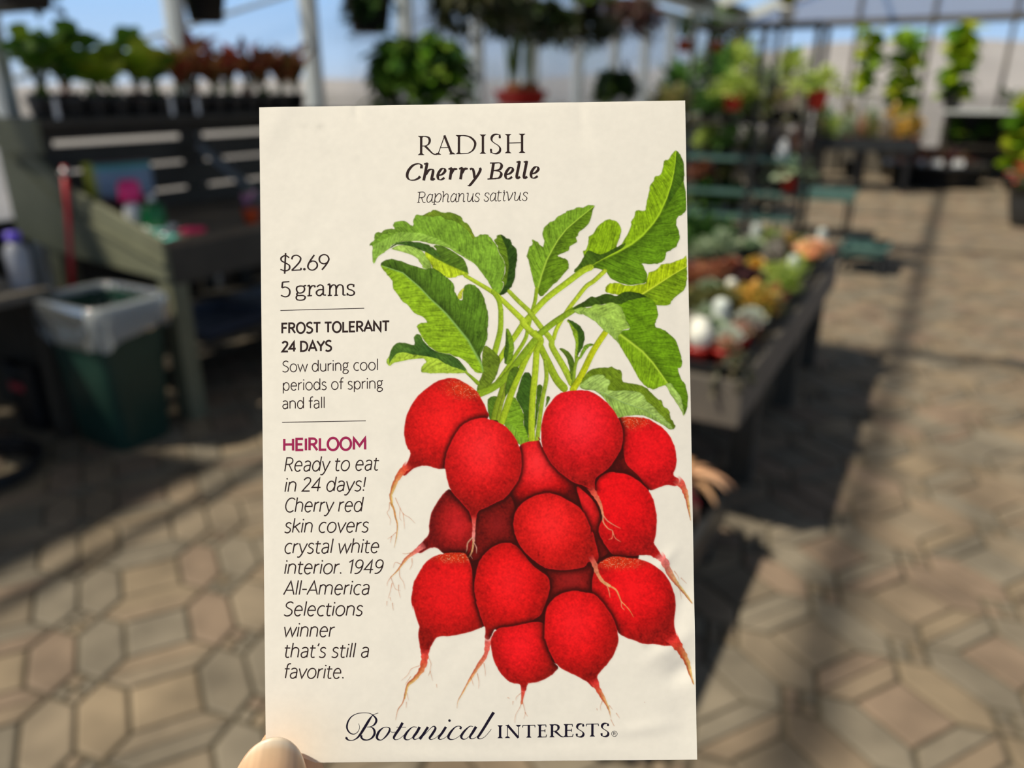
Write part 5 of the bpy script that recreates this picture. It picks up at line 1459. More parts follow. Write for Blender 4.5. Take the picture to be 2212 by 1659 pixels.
def stem(pts, w0, w1, col=(150, 180, 50), edge=0.42, seed=0):
    P = spline(pts, 6); w = win(P, w0 + 5)
    d, s, al, ln = pdist(P, w)
    hw = (w0 + (w1 - w0) * al / ln) / 2
    c = L3(*col) * (1 + 0.25 * (hashn(al / 12, d, seed) - 0.5) + 0.06 * G1[w])[..., None]
    shade = np.clip((s * d / hw + 1) / 2, 0, 1)
    c = c * (1.12 - 0.34 * shade)[..., None] * (1 - edge * np.exp(-np.clip(hw - d, 0, None) / 1.3))[..., None]
    end = (al > 0.01) & (al < ln - 0.01)
    lay(w, np.clip((hw - d) / 1.4 + 0.5, 0, 1) * np.where(end | (d < hw * 0.9), 1, 0), np.clip(c, 0.004, 1))

def radish(poly, hl, hr, base=(226, 22, 26), hi=(255, 52, 60), lo=(116, 14, 10), crown=None, depth=1.0, seed=0, rim=True, seam=6.5):
    poly = rough(smooth_poly(poly, 4), 0.3, 5, seed)
    w = win(poly, 26); sd = sdist(poly, w)
    # the painter's dark seam where this root lies over another
    if seam:
        q = redm[w] * np.clip(1.15 - np.clip(-sd, 0, None) / (seam * 2.2), 0, 1) ** 1.5 * (sd < 0.8)
        q = np.clip(q * 1.15, 0, 1)[..., None]
        art[w] = art[w] * (1 - 0.90 * q) + L3(58, 14, 9) * 0.90 * q
    t = np.hypot((XX[w] - hl[0]) / hr[0], (YY[w] - hl[1]) / hr[1])
    a = np.clip(1 - t / 0.85, 0, 1) ** 1.1; b = np.clip((t - 0.45) / 0.74, 0, 1) ** 1.2 * depth
    c = L3(*base) * (1 - a[..., None]) + L3(*hi) * a[..., None]
    c = c * (1 - b[..., None]) + L3(*lo) * b[..., None]
    g = (0.085 * G1[w] + 0.05 * G2[w] + 0.04 * G3[w]) * (0.5 + 0.8 * np.clip(t, 0, 1.3))
    c = c * (1 + g)[..., None]
    if rim:
        r_ = np.exp(-(np.clip(sd, 0, None) / 1.5) ** 2)[..., None] * 0.55
        c = c * (1 - r_) + L3(214, 30, 40) * r_
    if crown:
        cx, cy, rx, ry = crown
        k = np.exp(-(((XX[w] - cx) / rx) ** 2 + ((YY[w] - cy) / ry) ** 2) ** 1.5)[..., None] * 0.75
        c = c * (1 - k) + L3(208, 62, 24) * (1 + 0.12 * G2[w][..., None]) * k
        fl = (np.abs(hashn(XX[w] / 5.0, YY[w] / 3.0, seed + 9) - 0.5) < 0.035)[..., None] * k * 1.1
        c = c * (1 - np.clip(fl, 0, 1)) + L3(236, 160, 120) * np.clip(fl, 0, 1)
    al_ = np.clip(sd / 1.6 + 0.5, 0, 1)
    lay(w, al_, np.clip(c, 0.004, 1)); redm[w] = np.maximum(redm[w], al_)

def root(pts, w0, w1, c0=(224, 60, 60), c1=(196, 120, 60), streak=True, seed=0, alpha=1.0):
    P = spline(pts, 7); w = win(P, w0 + 5)
    d, s, al, ln = pdist(P, w); t = al / ln
    wob = 1 + 0.35 * (hashn(al / 6, al * 0 + seed, seed) - 0.5)
    hw = np.maximum((w0 + (w1 - w0) * t ** 0.7) / 2 * wob, 0.55)
    c = L3(*c0) * (1 - t[..., None]) + L3(*c1) * t[..., None]
    if streak:
        k = np.clip(0.5 + s * d / hw * 0.9, 0, 1)[..., None] * np.clip(t * 3 - 0.3, 0, 1)[..., None]
        c = c * (1 - 0.6 * k) + L3(176, 78, 30) * 0.6 * k
        y = np.clip(0.6 - s * d / hw, 0, 1)[..., None] * np.clip(t * 2.2 - 0.5, 0, 1)[..., None] * 0.6
        c = c * (1 - y) + L3(232, 214, 130) * y
    c = c * (1 + 0.10 * G1[w])[..., None]
    a = np.clip((hw - d) / 1.2 + 0.5, 0, 1) * np.where(w0 > 5, np.clip(al / 14.0, 0, 1), 1) * alpha * (1 - 0.5 * np.clip(t - 0.8, 0, 1) * 5 * (w1 < 2))
    lay(w, a, np.clip(c, 0.004, 1))
def hair(s, w0=1.8, w1=0.9, c=(196, 120, 70), alpha=0.85, seed=0):
    root(P_(s), w0, w1, c, c, False, seed, alpha)

# ---- foliage, back to front
leaf(P_('C 2090,90 2090,400 2060,500 2000,560 1900,640 1880,690 1830,710 1720,710 1640,690 1540,640 1350,600 1200,575 1110,560 1050,540 1045,500 1070,450 1130,425 1220,425 1340,455 1480,440 1560,420 1600,290 1690,260 1760,190 1880,160 1990,130 2050,100'),
     P_('C 1480,590 1700,450 1900,320 2095,205'), (150, 182, 22), (118, 160, 26), 0.35, 1, (176, 204, 60), 11, 10)
leaf(P_('B 1950,85 2000,130 2025,180 2050,260 2058,400 2050,480 2072,580 2086,700 2080,850 2030,910 1970,945 1960,1040 1990,1120 2000,1220 1960,1310 1880,1370 1820,1400 1810,1480 1740,1530 1640,1540 1520,1540 C 1530,200 1570,280 1580,380 1560,420 1480,440 1340,450 1220,420 1110,360 1060,290 960,245 860,240 770,262 650,285 720,180 770,100 760,20 800,-5 B 830,1250 830,1200 890,1160 950,1060 1040,990 1100,975 1190,1000 1240,1070 1245,1160 1220,1240 1190,1330 1250,1290 1320,1180 1370,1060 1380,990 1420,930 1440,860 1550,860 1570,780 1600,640 1620,540 1660,480 1680,420 1740,410 1780,330 1800,220 1860,200 1900,130'),
     P_('B 650,1650 820,1580 1000,1480 1200,1390 1380,1290 1520,1180 1660,1020 1740,900 1830,700 1890,520 1940,300 1952,95'), (124, 168, 24), (96, 146, 26), 0.50, 1, (150, 196, 44), 12, 16, vw=2.6)
leaf(P_('B 1955,120 2000,130 2025,180 2050,260 2052,400 2045,480 1990,560 1940,640 1860,760 1800,860 1840,720 1900,520 1942,300'), None, (58, 98, 22), (84, 128, 26), seed=13)
leaf(P_('C 640,285 720,180 770,90 830,10 980,60 1150,-10 1300,-90 1260,-20 1080,80 900,180 740,270'), None, (62, 98, 26), (78, 116, 30), seed=14)
leaf(P_('B 910,800 880,870 850,1000 790,1080 720,1130 700,1180 672,1220 685,1265 600,1320 580,1370 530,1400 440,1440 490,1470 540,1480 575,1530 578,1600 C 575,250 490,340 450,390 380,450 300,540 225,600 185,560 150,500 100,290 60,140 40,80 B 40,1440 80,1330 115,1300 115,1235 180,1270 250,1330 265,1250 245,1160 265,1090 330,1020 380,1000 440,940 520,900 555,870 640,850 690,820 760,825 830,795'),
     P_('C 120,780 150,680 180,520 230,330 300,130 B 360,1380 440,1240 550,1100 700,970 900,808'), (112, 158, 44), (100, 144, 30), 0.45, 1, (150, 192, 70), 15, 9, vw=1.9)
stem(P_('C 170,500 150,650 110,800 60,1000 20,1150 D 1720,780 1600,960 1500,1100'), 8, 9, (140, 178, 40), seed=1)
stem(P_('C 1040,270 900,400 800,470 680,620 560,780 430,1000 380,1150'), 10, 9, (160, 190, 48), seed=2)
stem(P_('C 860,225 760,270 560,420 300,620 130,800 D 1840,350 1740,500 1640,640 1540,800 1440,950'), 14, 12, (152, 186, 46), seed=3)
leaf(P_('A 165,830 148,720 150,610 110,600 125,570 175,520 180,460 215,430 265,435 320,395 430,395 415,340 450,295 560,285 640,345 670,340 672,270 715,205 790,215 895,170 920,150 975,155 1050,185 1140,180 1230,210 1285,240 1310,295 1365,330 1410,400 1450,480 1480,490 1530,465 1610,460 1655,495 1690,545 1735,600 1760,690 1810,760 1840,850 1835,960 1800,1060 1825,1080 1800,1170 1745,1235 1700,1200 1640,1090 1560,970 1450,840 1340,770 1230,700 1100,630 985,600 870,575 760,550 640,548 490,560 400,600 370,640 300,690 230,740'),
     P_('A 1700,1200 1560,960 1420,800 1230,660 1000,520 760,440 480,430 150,600'), (126, 172, 72), (112, 160, 52), 0.12, 1, None, 21, 14, sv=0.10)
leaf(P_('A 390,645 480,600 600,598 700,625 760,655 830,720 880,790 900,870 915,905 800,890 770,830 700,750 560,690'), None, (142, 182, 92), (128, 170, 74), seed=22)
leaf(P_('A 815,715 850,660 940,600 1000,600 1100,635 1230,710 1310,770 1350,850 1380,960 1340,985 1290,985 1130,1020 1060,990 920,900 880,800'),
     P_('A 800,640 940,760 1100,840 1370,960'), (84, 124, 36), (156, 188, 36), 0.1, -1, None, 23)
leaf(P_('A 370,640 400,600 490,558 640,550 760,562 870,595 920,635 970,690 1030,745 960,735 860,700 760,655 640,610 500,590 420,615'), None, (58, 100, 36), (72, 116, 40), seed=24)
leaf(P_('A 845,572 910,590 950,630 966,662 920,625 875,590'), None, (236, 230, 206), (236, 230, 206), seed=25)
leaf(P_('A 790,215 830,195 895,170 920,150 975,155 1050,185 1140,180 1230,210 1285,240 1310,295 1365,330 1410,400 1450,490 1438,520 1400,455 1330,380 1200,290 1090,268 1020,225 930,235 820,228'), None, (112, 142, 36), (96, 132, 36), seed=26)
leaf(P_('A 175,520 180,460 215,430 265,435 320,395 430,390 465,405 430,435 330,440 240,480 190,545'), None, (94, 138, 44), (108, 150, 50), seed=28)
leaf(P_('A 1700,540 1735,500 1730,475 1800,468 1850,500 1910,530 1930,590 1980,640 1995,700 1995,790 1975,900 1970,1000 1940,1100 1890,1170 1820,1225 1745,1240 1800,1170 1825,1080 1800,1050 1840,950 1840,850 1810,760 1760,690 1740,610'),
     P_('A 1760,1230 1860,1080 1890,860 1860,640 1790,480'), (96, 134, 32), (56, 96, 32), 0.30, 1, None, 27, sv=0.3)
stem(P_('A 1330,985 1500,1085 1680,1195 1780,1275 1910,1400 2080,1570 D 1830,345 1960,480'), 8, 14, (158, 190, 52), seed=4)
stem(P_('A 1890,1185 2000,1300 2160,1450 D 1920,210 2070,410 2190,560 E 250,300 400,560 500,760'), 9, 15, (150, 184, 52), seed=5)
stem(P_('A 1690,1190 1760,1300 1785,1420 D 1550,200 1545,420 1500,620 1450,780 1390,860'), 10, 14, (138, 176, 44), seed=6)
stem(P_('D 1990,470 E 100,290 200,500 300,700 400,820'), 13, 18, (136, 170, 40), seed=7)
leaf(P_('D 95,830 130,760 165,670 230,600 330,600 450,625 445,530 480,490 530,500 560,560 640,650 760,720 900,745 980,790 1040,840 1090,900 1125,960 1100,980 940,985 720,985 560,980 535,935 560,880 600,840 570,800 470,800 300,830 200,850 130,890'),
     P_('D 1110,970 880,890 740,800 560,760 300,720 120,850'), (146, 182, 60), (140, 180, 60), 0.0, 1, None, 31)
leaf(P_('D 130,790 165,670 230,600 330,600 450,625 445,530 480,490 530,500 560,560 640,650 760,720 900,745 980,790 1040,840 1110,960 1000,920 880,880 740,800 560,765 440,745 300,715 200,755 140,865'), None, (52, 96, 40), (78, 120, 48), seed=32)
leaf(P_('D 1340,640 1430,680 1520,760 1540,860 1500,1000 1400,1160 1290,1240 1245,1200 1260,1120 1320,980 1310,820'), None, (92, 124, 34), (110, 140, 40), seed=33)
leaf(P_('A 260,860 270,815 360,775 480,790 600,835 720,870 800,900 870,895 940,900 1000,930 1060,980 1110,1020 1170,1070 1200,1130 1200,1190 1240,1250 1265,1292 1300,1290 1300,1200 1335,1110 1400,1095 1480,1130 1550,1220 1590,1320 1620,1440 1628,1560 D 1388,330 1385,420 1380,520 1350,620 1315,700 1292,770 1330,960 1250,985 1170,910 1120,850 1040,790 960,770 900,740 760,720 660,660 600,600 560,540 490,420 485,380 540,340 610,340 560,270 490,240 430,200 380,130 310,80 A 500,1265 420,1150 410,1080 380,1020 320,950'),
     P_('D 1330,960 1300,860 1220,720 1130,560 1000,400 A 1100,1480 1000,1380 900,1290 750,1130 540,950 280,860'), (126, 170, 34), (88, 134, 38), 0.60, 1, (122, 170, 92), 34, 15, sv=0.22, vw=2.2)
leaf(P_('A 1250,1285 1240,1240 1265,1190 1320,1140 1300,1200 1290,1280'), None, (178, 190, 50), (188, 190, 70), seed=35)
stem(P_('D 1110,975 1180,1035 1260,1110'), 5, 9, (128, 166, 40), seed=8)
leaf(P_('D 1620,410 1680,490 1720,620 1700,780 1650,860 1600,850 1590,700 1610,560'), P_('D 1620,860 1660,650 1622,420'), (70, 108, 34), (112, 156, 38), 0.1, 1, None, 36)
leaf(P_('D 1740,1300 1790,1120 1830,1000 1880,970 1940,1030 1925,1300 F 1920,400 1900,880 1840,700 1835,540 1740,350'), None, (56, 98, 32), (76, 118, 38), seed=37)
leaf(P_('F 1385,370 1500,330 1520,420 1470,560 1440,625 1400,600'), None, (70, 112, 34), (88, 130, 38), seed=38)
leaf(P_('F 1640,480 1700,340 1760,380 1840,560 1845,700 1910,885 1800,955 1700,820 1590,680'), P_('F 1600,640 1700,700 1800,830 1890,900'), (112, 160, 40), (116, 164, 50), 0.1, 1, None, 39)
leaf(P_('E 60,790 110,780 120,830 90,1000 40,1300 20,1400 40,1000'), None, (66, 104, 30), (84, 124, 34), seed=40)
leaf(P_('E 180,920 225,940 200,1000 160,1060'), None, (70, 108, 32), (84, 124, 34), seed=41)
stem(P_('D 2010,540 1880,780 1760,1050 1680,1250 F 1560,660'), 13, 15, (146, 180, 40), seed=9)
stem(P_('D 1600,1000 1560,1200 1500,1400 F 1460,630'), 9, 14, (126, 156, 40), seed=10)
stem(P_('D 1640,1060 1600,1250 F 1560,420 1510,640'), 7, 9, (132, 160, 44), seed=14)
stem(P_('C 640,770 400,925 230,1060 D 2036,500 1880,690 1720,900 1600,1050 1440,1170 1270,1245'), 13, 17, (126, 164, 40), seed=11)
leaf(P_('D 1660,960 1740,900 1780,940 1700,1100 1620,1280 1600,1200'), None, (74, 112, 34), (92, 130, 36), seed=42)
stem(P_('D 2005,690 1985,1000 1955,1300 F 1940,700 1945,900'), 14, 14, (156, 188, 44), seed=12)
stem(P_('D 2115,830 2130,1050 2080,1300 F 2040,640 2010,900'), 9, 10, (140, 174, 50), seed=13)
stem(P_('D 1960,480 2060,560 2010,690'), 14, 12, (150, 184, 44), seed=16)
leaf(P_('C 550,900 600,900 680,940 740,1000 780,1080 770,1180 740,1280 700,1340 690,1400 650,1440 655,1300 660,1180 630,1080 590,970'), P_('C 670,1430 700,1200 690,1050 570,905'), (126, 166, 40), (62, 102, 32), 0.1, 1, None, 43)
leaf(P_('C 900,1215 850,1195 780,1220 740,1290 700,1390 670,1440 740,1380 790,1300 840,1240'), None, (112, 156, 44), (96, 140, 40), seed=44)
leaf(P_('C 455,1265 520,1265 590,1320 640,1410 655,1500 640,1660 600,1640 580,1480 540,1370'), None, (76, 112, 34), (98, 134, 40), seed=45)
stem(P_('C 690,1380 655,1500 640,1650 E 510,800'), 7, 8, (130, 168, 50), seed=17)
stem(P_('C 1050,1050 960,1180 870,1330 770,1540 E 600,690 510,840'), 13, 15, (170, 188, 28), seed=18)
leaf(P_('E 600,790 640,700 700,610 800,560 960,555 1010,540 1060,575 1120,590 1140,640 1145,730 1220,750 1330,770 1430,800 1520,880 1590,950 1650,980 1670,1040 1740,1100 1760,1180 1800,1260 1825,1310 1800,1340 1740,1340 1650,1270 1500,1200 1400,1165 1200,1170 1100,1190 1000,1060 900,930 780,850 640,830'), None, (92, 124, 28), (112, 146, 34), seed=46)
leaf(P_('E 600,805 640,740 720,680 820,645 900,650 925,690 970,710 985,760 960,800 965,840 1050,852 1170,845 1300,860 1370,870 1430,930 1450,980 1530,1040 1600,1120 1700,1220 1785,1310 1770,1345 1650,1280 1500,1200 1400,1165 1200,1170 1090,1190 1000,1060 900,940 780,850'),
     P_('E 640,820 900,880 1150,1000 1450,1100 1780,1330'), (142, 180, 100), (138, 178, 92), 0.15, 1, (128, 166, 110), 47, sv=0.22, vw=1.0)
leaf(P_('C 600,770 700,700 780,660 860,600 930,610 1040,565 1110,570 1190,590 1260,545 1360,535 1480,555 1560,590 1650,640 1700,720 1720,830 1700,900 1680,960 1700,990 1780,1010 1880,1080 1960,1180 1990,1280 2020,1370 2030,1440 2020,1500 1980,1510 E 1860,570 1900,700 1950,770 1985,920 1980,1050 1930,1170 1900,1100 1830,990 1760,890 1710,790 1640,800 1560,830 1490,820 1420,780 1340,680 1290,580 1220,450 1140,330 1090,220 1080,160 1120,110 1160,80 1240,60 C 1300,900 1200,700 900,720'),
     P_('E 1100,125 1230,220 1400,350 1530,490 1640,640 1720,755 1830,900 1935,1160'), (100, 150, 22), (118, 164, 28), 0.50, -1, (156, 196, 64), 48, 11, sv=0.22, vw=2.4)
leaf(P_('C 600,770 700,700 780,660 860,600 930,610 1040,565 1110,570 1190,592 1260,548 1360,535 1480,555 1570,600 1500,612 1350,645 1250,690 1180,690 1100,672 990,705 920,692 830,735 760,730 650,760'), None, (54, 84, 28), (72, 108, 30), seed=49)
leaf(P_('C 650,772 760,735 830,740 920,700 990,710 1100,675 1180,690 1250,740 1290,830 1320,920 1360,1000 1280,1020 1240,1060 1210,1110 1225,1205 1190,1170 1130,1110 1080,1070 1000,1010 930,930 850,880 760,830 690,820'),
     P_('C 660,780 900,800 1100,900 1225,1150'), (136, 176, 82), (138, 178, 88), 0.12, 1, None, 50, sv=0.12)
leaf(P_('E 1700,785 1760,755 1820,830 1900,950 1932,1110 1932,1165 1850,1020'), None, (150, 186, 110), (134, 174, 90), seed=51)

# ---- roots, back to front
bunch = [(1060, 905), (1110, 972), (1180, 962), (1330, 920), (1345, 932), (1400, 1052), (1380, 1192), (1334, 1358), (1205, 1432), (1070, 1356), (1046, 1350), (1032, 1340), (1006, 1206), (990, 1186), (976, 1064)]
radish(bunch, (1180, 1130), (60, 60), (96, 20, 15), (104, 22, 17), (88, 18, 13), seed=59, rim=False, seam=0)
radish(P_('F 1780,975 1900,905 2050,885 I 130,270 280,560 480,760 640,880 500,1000 200,1010 0,1010 G 1870,230 1700,330 1500,280 1700,0 F 1800,1200'), (1160, 998), (78, 78), depth=1.1, seed=60, rim=False, seam=0)
radish(P_('G 1240,420 1380,310 1500,250 1640,160 1720,300 1720,700 1850,900 1600,800 1400,880 1250,980 1150,950 1180,600'), (1075, 1130), (30, 30), (130, 24, 22), (138, 28, 28), (110, 20, 16), seed=61, rim=False)
radish(P_('J 250,560 500,580 720,530 830,600 830,890 600,860 400,900 250,1080 180,1250 0,1320 K 0,100 200,500 230,700 100,300 J 0,1100 200,1000 300,800'), (1232, 1252), (40, 34), (140, 26, 24), (150, 30, 30), (112, 20, 16), seed=62, rim=False)
radish(P_('G 905,88 830,130 740,250 670,380 640,520 635,650 560,745 470,850 520,905 620,850 700,830 760,850 830,910 960,930 1100,940 1180,800 1190,500 1130,300 1000,180'), (988, 1130), (44, 54), (172, 28, 28), (196, 34, 40), (112, 20, 18), depth=1.0, seed=63)
root(P_('G 590,790 480,870 360,960 290,1050 230,1130 150,1210'), 15, 2, (236, 120, 120), (190, 96, 50), seed=1)
radish(P_('F 900,95 1000,110 1120,170 1240,260 1310,370 1370,500 1378,620 1100,900 900,1230 830,1248 740,1250 640,1220 550,1215 440,1250 330,1340 300,1290 370,1150 402,1050 360,980 330,880 320,760 345,600 400,460 500,320 640,200 760,130'), (962, 905), (100, 98), (222, 24, 26), (240, 34, 36), (140, 22, 16), (1012, 838, 44, 20), 1.0, 64)
root(P_('F 400,1180 290,1290 210,1420 160,1560 G 150,170 170,300'), 19, 4, (226, 60, 56), (206, 150, 80), seed=2)
root(P_('G 150,260 190,340 210,440 235,540 225,680 195,830'), 5, 1.6, (206, 150, 80), (186, 110, 60), seed=3)
radish(P_('I 620,895 720,955 840,1080 900,1200 930,1350 1000,1500 1100,1640 J 900,440 800,300 700,0 I 700,1200'), (1262, 1085), (34, 80), (214, 26, 30), (232, 32, 40), (120, 22, 18), depth=1.0, seed=65, rim=False)
radish(P_('I 1150,10 1470,10 1600,60 1720,140 1810,240 1870,370 1900,520 1890,640 1860,740 1930,800 1900,880 1770,872 1680,900 1560,935 1480,850 1400,740 1270,620 1225,500 1215,350 1190,180'), (1402, 966), (70, 84), (222, 20, 28), (240, 26, 36), (148, 22, 22), (1362, 908, 34, 16), 0.9, 66, seam=0)
root(P_('I 1880,790 1960,860 2010,960 2040,1080 2060,1200 2080,1320'), 21, 2, (232, 90, 84), (186, 100, 60), seed=4)
radish(P_('I 1120,712 1250,730 1370,790 1480,880 1570,990 1620,1120 1645,1290 1640,1440 1615,1580 J 1610,250 1660,330 1720,440 1640,450 1560,410 1450,400 1300,410 1150,400 1050,360 900,100 I 960,1250 880,1080 855,940 880,820 950,740 1050,705'), (1335, 1075), (86, 104), (226, 16, 24), (240, 22, 30), (146, 22, 20), depth=0.85, seed=67)
root(P_('J 1660,380 1740,480 1790,590 1840,680 1920,790 2010,900 2100,1020'), 22, 3, (228, 120, 120), (170, 104, 56), seed=5)
radish(P_('E 600,845 700,850 800,890 900,960 1000,1060 1080,1180 1130,1300 1150,1420 1140,1530 1100,1640 I 1060,610 980,690 900,740 850,810 840,930 700,870 600,840 480,760 370,670 280,560 210,440 172,340 165,200 E 115,1250 160,1100 230,990 330,890 450,855'), (1252, 912), (92, 110), (224, 20, 30), (252, 46, 62), (146, 24, 20), None, 0.95, 68)
root(P_('I 780,880 860,1000 920,1110 955,1250'), 16, 3.5, (222, 40, 46), (226, 150, 110), False, 6)
hair('I 955,1250 1010,1320 1100,1380 1180,1420', 3, 1, (232, 150, 120)); hair('I 955,1260 960,1340 1020,1420 1075,1450 1070,1540 1030,1560', 3, 1, (232, 160, 120)); hair('I 1075,1450 1110,1540 1180,1590', 2.2, 1, (230, 140, 110))
radish(P_('F 1370,610 1480,645 1600,700 1700,810 1770,930 1808,1080 1808,1260 1770,1390 1700,1500 1600,1620 G 1500,250 1380,310 1290,350 1250,400 1230,480 1180,460 1150,370 1080,290 1000,200 930,120 880,20 F 850,1290 838,1200 860,1080 890,980 950,860 1020,740 1100,670 1200,625 1290,605'), (1042, 968), (84, 106), (224, 24, 28), (248, 48, 54), (144, 22, 18), None, 0.95, 69)
root(P_('G 1208,400 1208,480 1210,560 1205,660 1205,740'), 10, 5, (226, 40, 40), (236, 150, 140), False, 7)
hair('G 1205,730 1190,850 1160,930 1110,990 1085,1090', 4, 2, (222, 160, 110)); hair('G 1190,700 1130,770 1120,850 1100,910', 3, 1.2, (214, 160, 130)); hair('G 1205,760 1240,830 1240,900', 2.4, 1, (226, 160, 140)); hair('G 1165,930 1190,970', 2, 1, (226, 160, 140))
radish(P_('G 830,905 960,895 1080,900 1130,960 1180,1100 1190,1250 1215,1450 1240,1600 H 1290,150 1335,330 1200,412 1050,452 900,482 760,488 700,545 650,645 620,720 540,720 520,620 495,460 510,360 480,270 430,100 G 430,1620 408,1500 420,1400 440,1280 490,1180 560,1060 640,975 740,925'), (970, 1270), (88, 96), (218, 22, 24), (234, 28, 34), (140, 22, 16), (985, 1200, 40, 12), 1.0, 70)
root(P_('H 585,640 580,760 545,900 450,1030 370,1100 340,1190 320,1280'), 20, 4, (222, 60, 64), (200, 130, 66), seed=8)
root(P_('H 320,1270 290,1350 235,1430 205,1560'), 3.4, 1, (196, 120, 70), (190, 130, 90), False, 9)
radish(P_('G 1620,768 1730,800 1800,860 1860,940 1960,1060 2080,1150 2155,1220 2172,1350 2140,1480 2090,1610 H 2060,205 1960,272 1860,312 1700,352 1560,372 1480,392 1440,450 1400,520 1345,500 1352,390 1320,300 1280,180 1240,50 G 1240,1500 1212,1350 1230,1200 1260,1050 1320,940 1400,860 1500,795'), (1100, 1255), (80, 96), (222, 20, 22), (246, 34, 40), (144, 22, 16), None, 0.95, 71)
root(P_('H 1395,470 1380,600 1350,730 1270,850 1190,980 1130,1080 1060,1210 1005,1310 990,1400'), 15, 1.4, (232, 100, 96), (196, 110, 64), seed=10)
radish(P_('G 2190,142 2080,150 1990,170 1870,230 1770,320 1722,430 1712,560 1740,680 1790,800 1870,900 1980,1000 2100,1080 J 250,562 380,582 500,582 620,566 720,540 770,480 850,500 900,420 860,240 820,100 I 800,1500 790,1400 730,1260 650,1150 560,1090 450,1030 350,985 200,968'), (1188, 1128), (80, 88), (222, 26, 26), (252, 44, 48), (148, 24, 18), None, 0.85, 72)
radish(P_('J 950,470 1060,420 1160,420 1300,440 1420,450 1560,500 1680,580 1780,690 1850,830 1888,980 1888,1120 1872,1290 1900,1420 1960,1540 1900,1560 1740,1560 1620,1540 1500,1540 1350,1490 1220,1440 1150,1380 1100,1240 1000,1100 900,950 830,890 818,720 850,600 900,510'), (1362, 1272), (84, 92), (226, 18, 24), (248, 26, 34), (146, 22, 18), (1335, 1212, 46, 14), 0.95, 73)
root(P_('J 1820,1430 K 1880,330 1960,450 2040,600 2080,740 2120,870'), 30, 3, (224, 50, 54), (176, 96, 40), seed=11)
root(P_('J 790,400 850,520 880,620 950,730 1040,790'), 14, 5, (206, 60, 70), (224, 170, 110), False, 12)
hair('J 1040,790 1120,840 1165,930 1190,990 1240,1040 1300,1110 1345,1190', 4, 1, (228, 160, 100)); hair('J 1000,770 1030,850 1045,940', 3, 1, (230, 150, 110)); hair('J 1190,990 1195,1060 1230,1100', 2, 1, (230, 150, 110))
radish(P_('H 1560,370 1700,355 1860,318 1990,300 2100,330 2112,480 2140,640 2190,740 K 300,560 385,640 330,720 240,785 130,832 0,852 H 2050,1072 1900,1092 1870,1180 1810,1180 1790,1102 1690,1080 1580,1000 1500,880 1450,760 1422,620 1425,520 1470,415'), (1124, 1392), (66, 76), (218, 22, 26), (246, 30, 40), (138, 22, 16), None, 1.0, 74)
root(P_('H 1840,1120 1830,1220 1815,1340'), 11, 5, (224, 40, 50), (206, 110, 80), False, 13)
radish(P_('J 570,850 700,868 830,892 930,980 1020,1100 1090,1220 1132,1340 1155,1480 1130,1610 K 1140,380 1090,500 1020,600 940,690 885,765 905,860 830,900 745,830 640,770 520,710 400,642 330,550 270,430 220,280 J 212,1450 215,1250 240,1080 300,980 400,900'), (1240, 1345), (84, 98), (224, 20, 24), (250, 34, 42), (142, 22, 16), None, 0.95, 75)
root(P_('K 830,790 880,900 930,990 980,1080 1030,1180 1060,1300'), 19, 1.6, (222, 50, 56), (190, 110, 66), seed=14)
# fine hairs
for s in ('G 210,200 250,290 310,400 390,450 460,520', 'G 310,400 320,500 325,590', 'G 270,330 265,450 290,490', 'G 135,260 130,340 105,390 145,470 140,540', 'G 215,640 160,690 110,720', 'G 160,690 145,770',
          'G 290,1050 210,1020 180,1090', 'G 420,970 420,1050 390,1110', 'G 400,900 340,910 300,905', 'G 150,1210 180,1290 210,1360 270,1380', 'G 260,1100 265,1200 310,1270 330,1360', 'G 250,1310 250,1380 270,1470', 'G 165,1290 140,1400 115,1480', 'G 140,1470 150,1510', 'G 150,1210 110,1270 100,1320', 'H 170,60 180,150', 'G 100,1520 95,1570',
          'H 510,860 410,900 360,980 280,1050', 'H 620,740 660,830 650,920 680,1050', 'H 650,930 625,990', 'H 730,1100 735,1140', 'H 350,1210 370,1300', 'H 345,1330 340,1400', 'H 1335,830 1350,920 1350,990', 'H 1250,960 1270,1060 1265,1150', 'H 1175,1020 1200,1110', 'H 1800,1215 1750,1260 1740,1300', 'H 1640,1270 1660,1280', 'H 1705,1320 1700,1360',
          'H 1815,1330 1790,1400 1740,1490 1725,1590', 'H 1830,1330 1850,1410 1860,1480 1840,1540', 'H 1860,1460 1890,1510', 'K 950,1080 925,1150 930,1200', 'K 880,1180 885,1200', 'K 1130,1240 1170,1300', 'K 1040,1140 1080,1190', 'K 1060,1320 1090,1380 1125,1440', 'H 400,1000 330,1100', 'J 1870,610 1920,680 1930,720', 'J 1960,700 2030,770', 'J 1930,790 1950,880 1965,970', 'K 1490,1100 1490,1102'):
    hair(s, 1.9, 0.9, (196, 122, 76), 0.75, len(s))

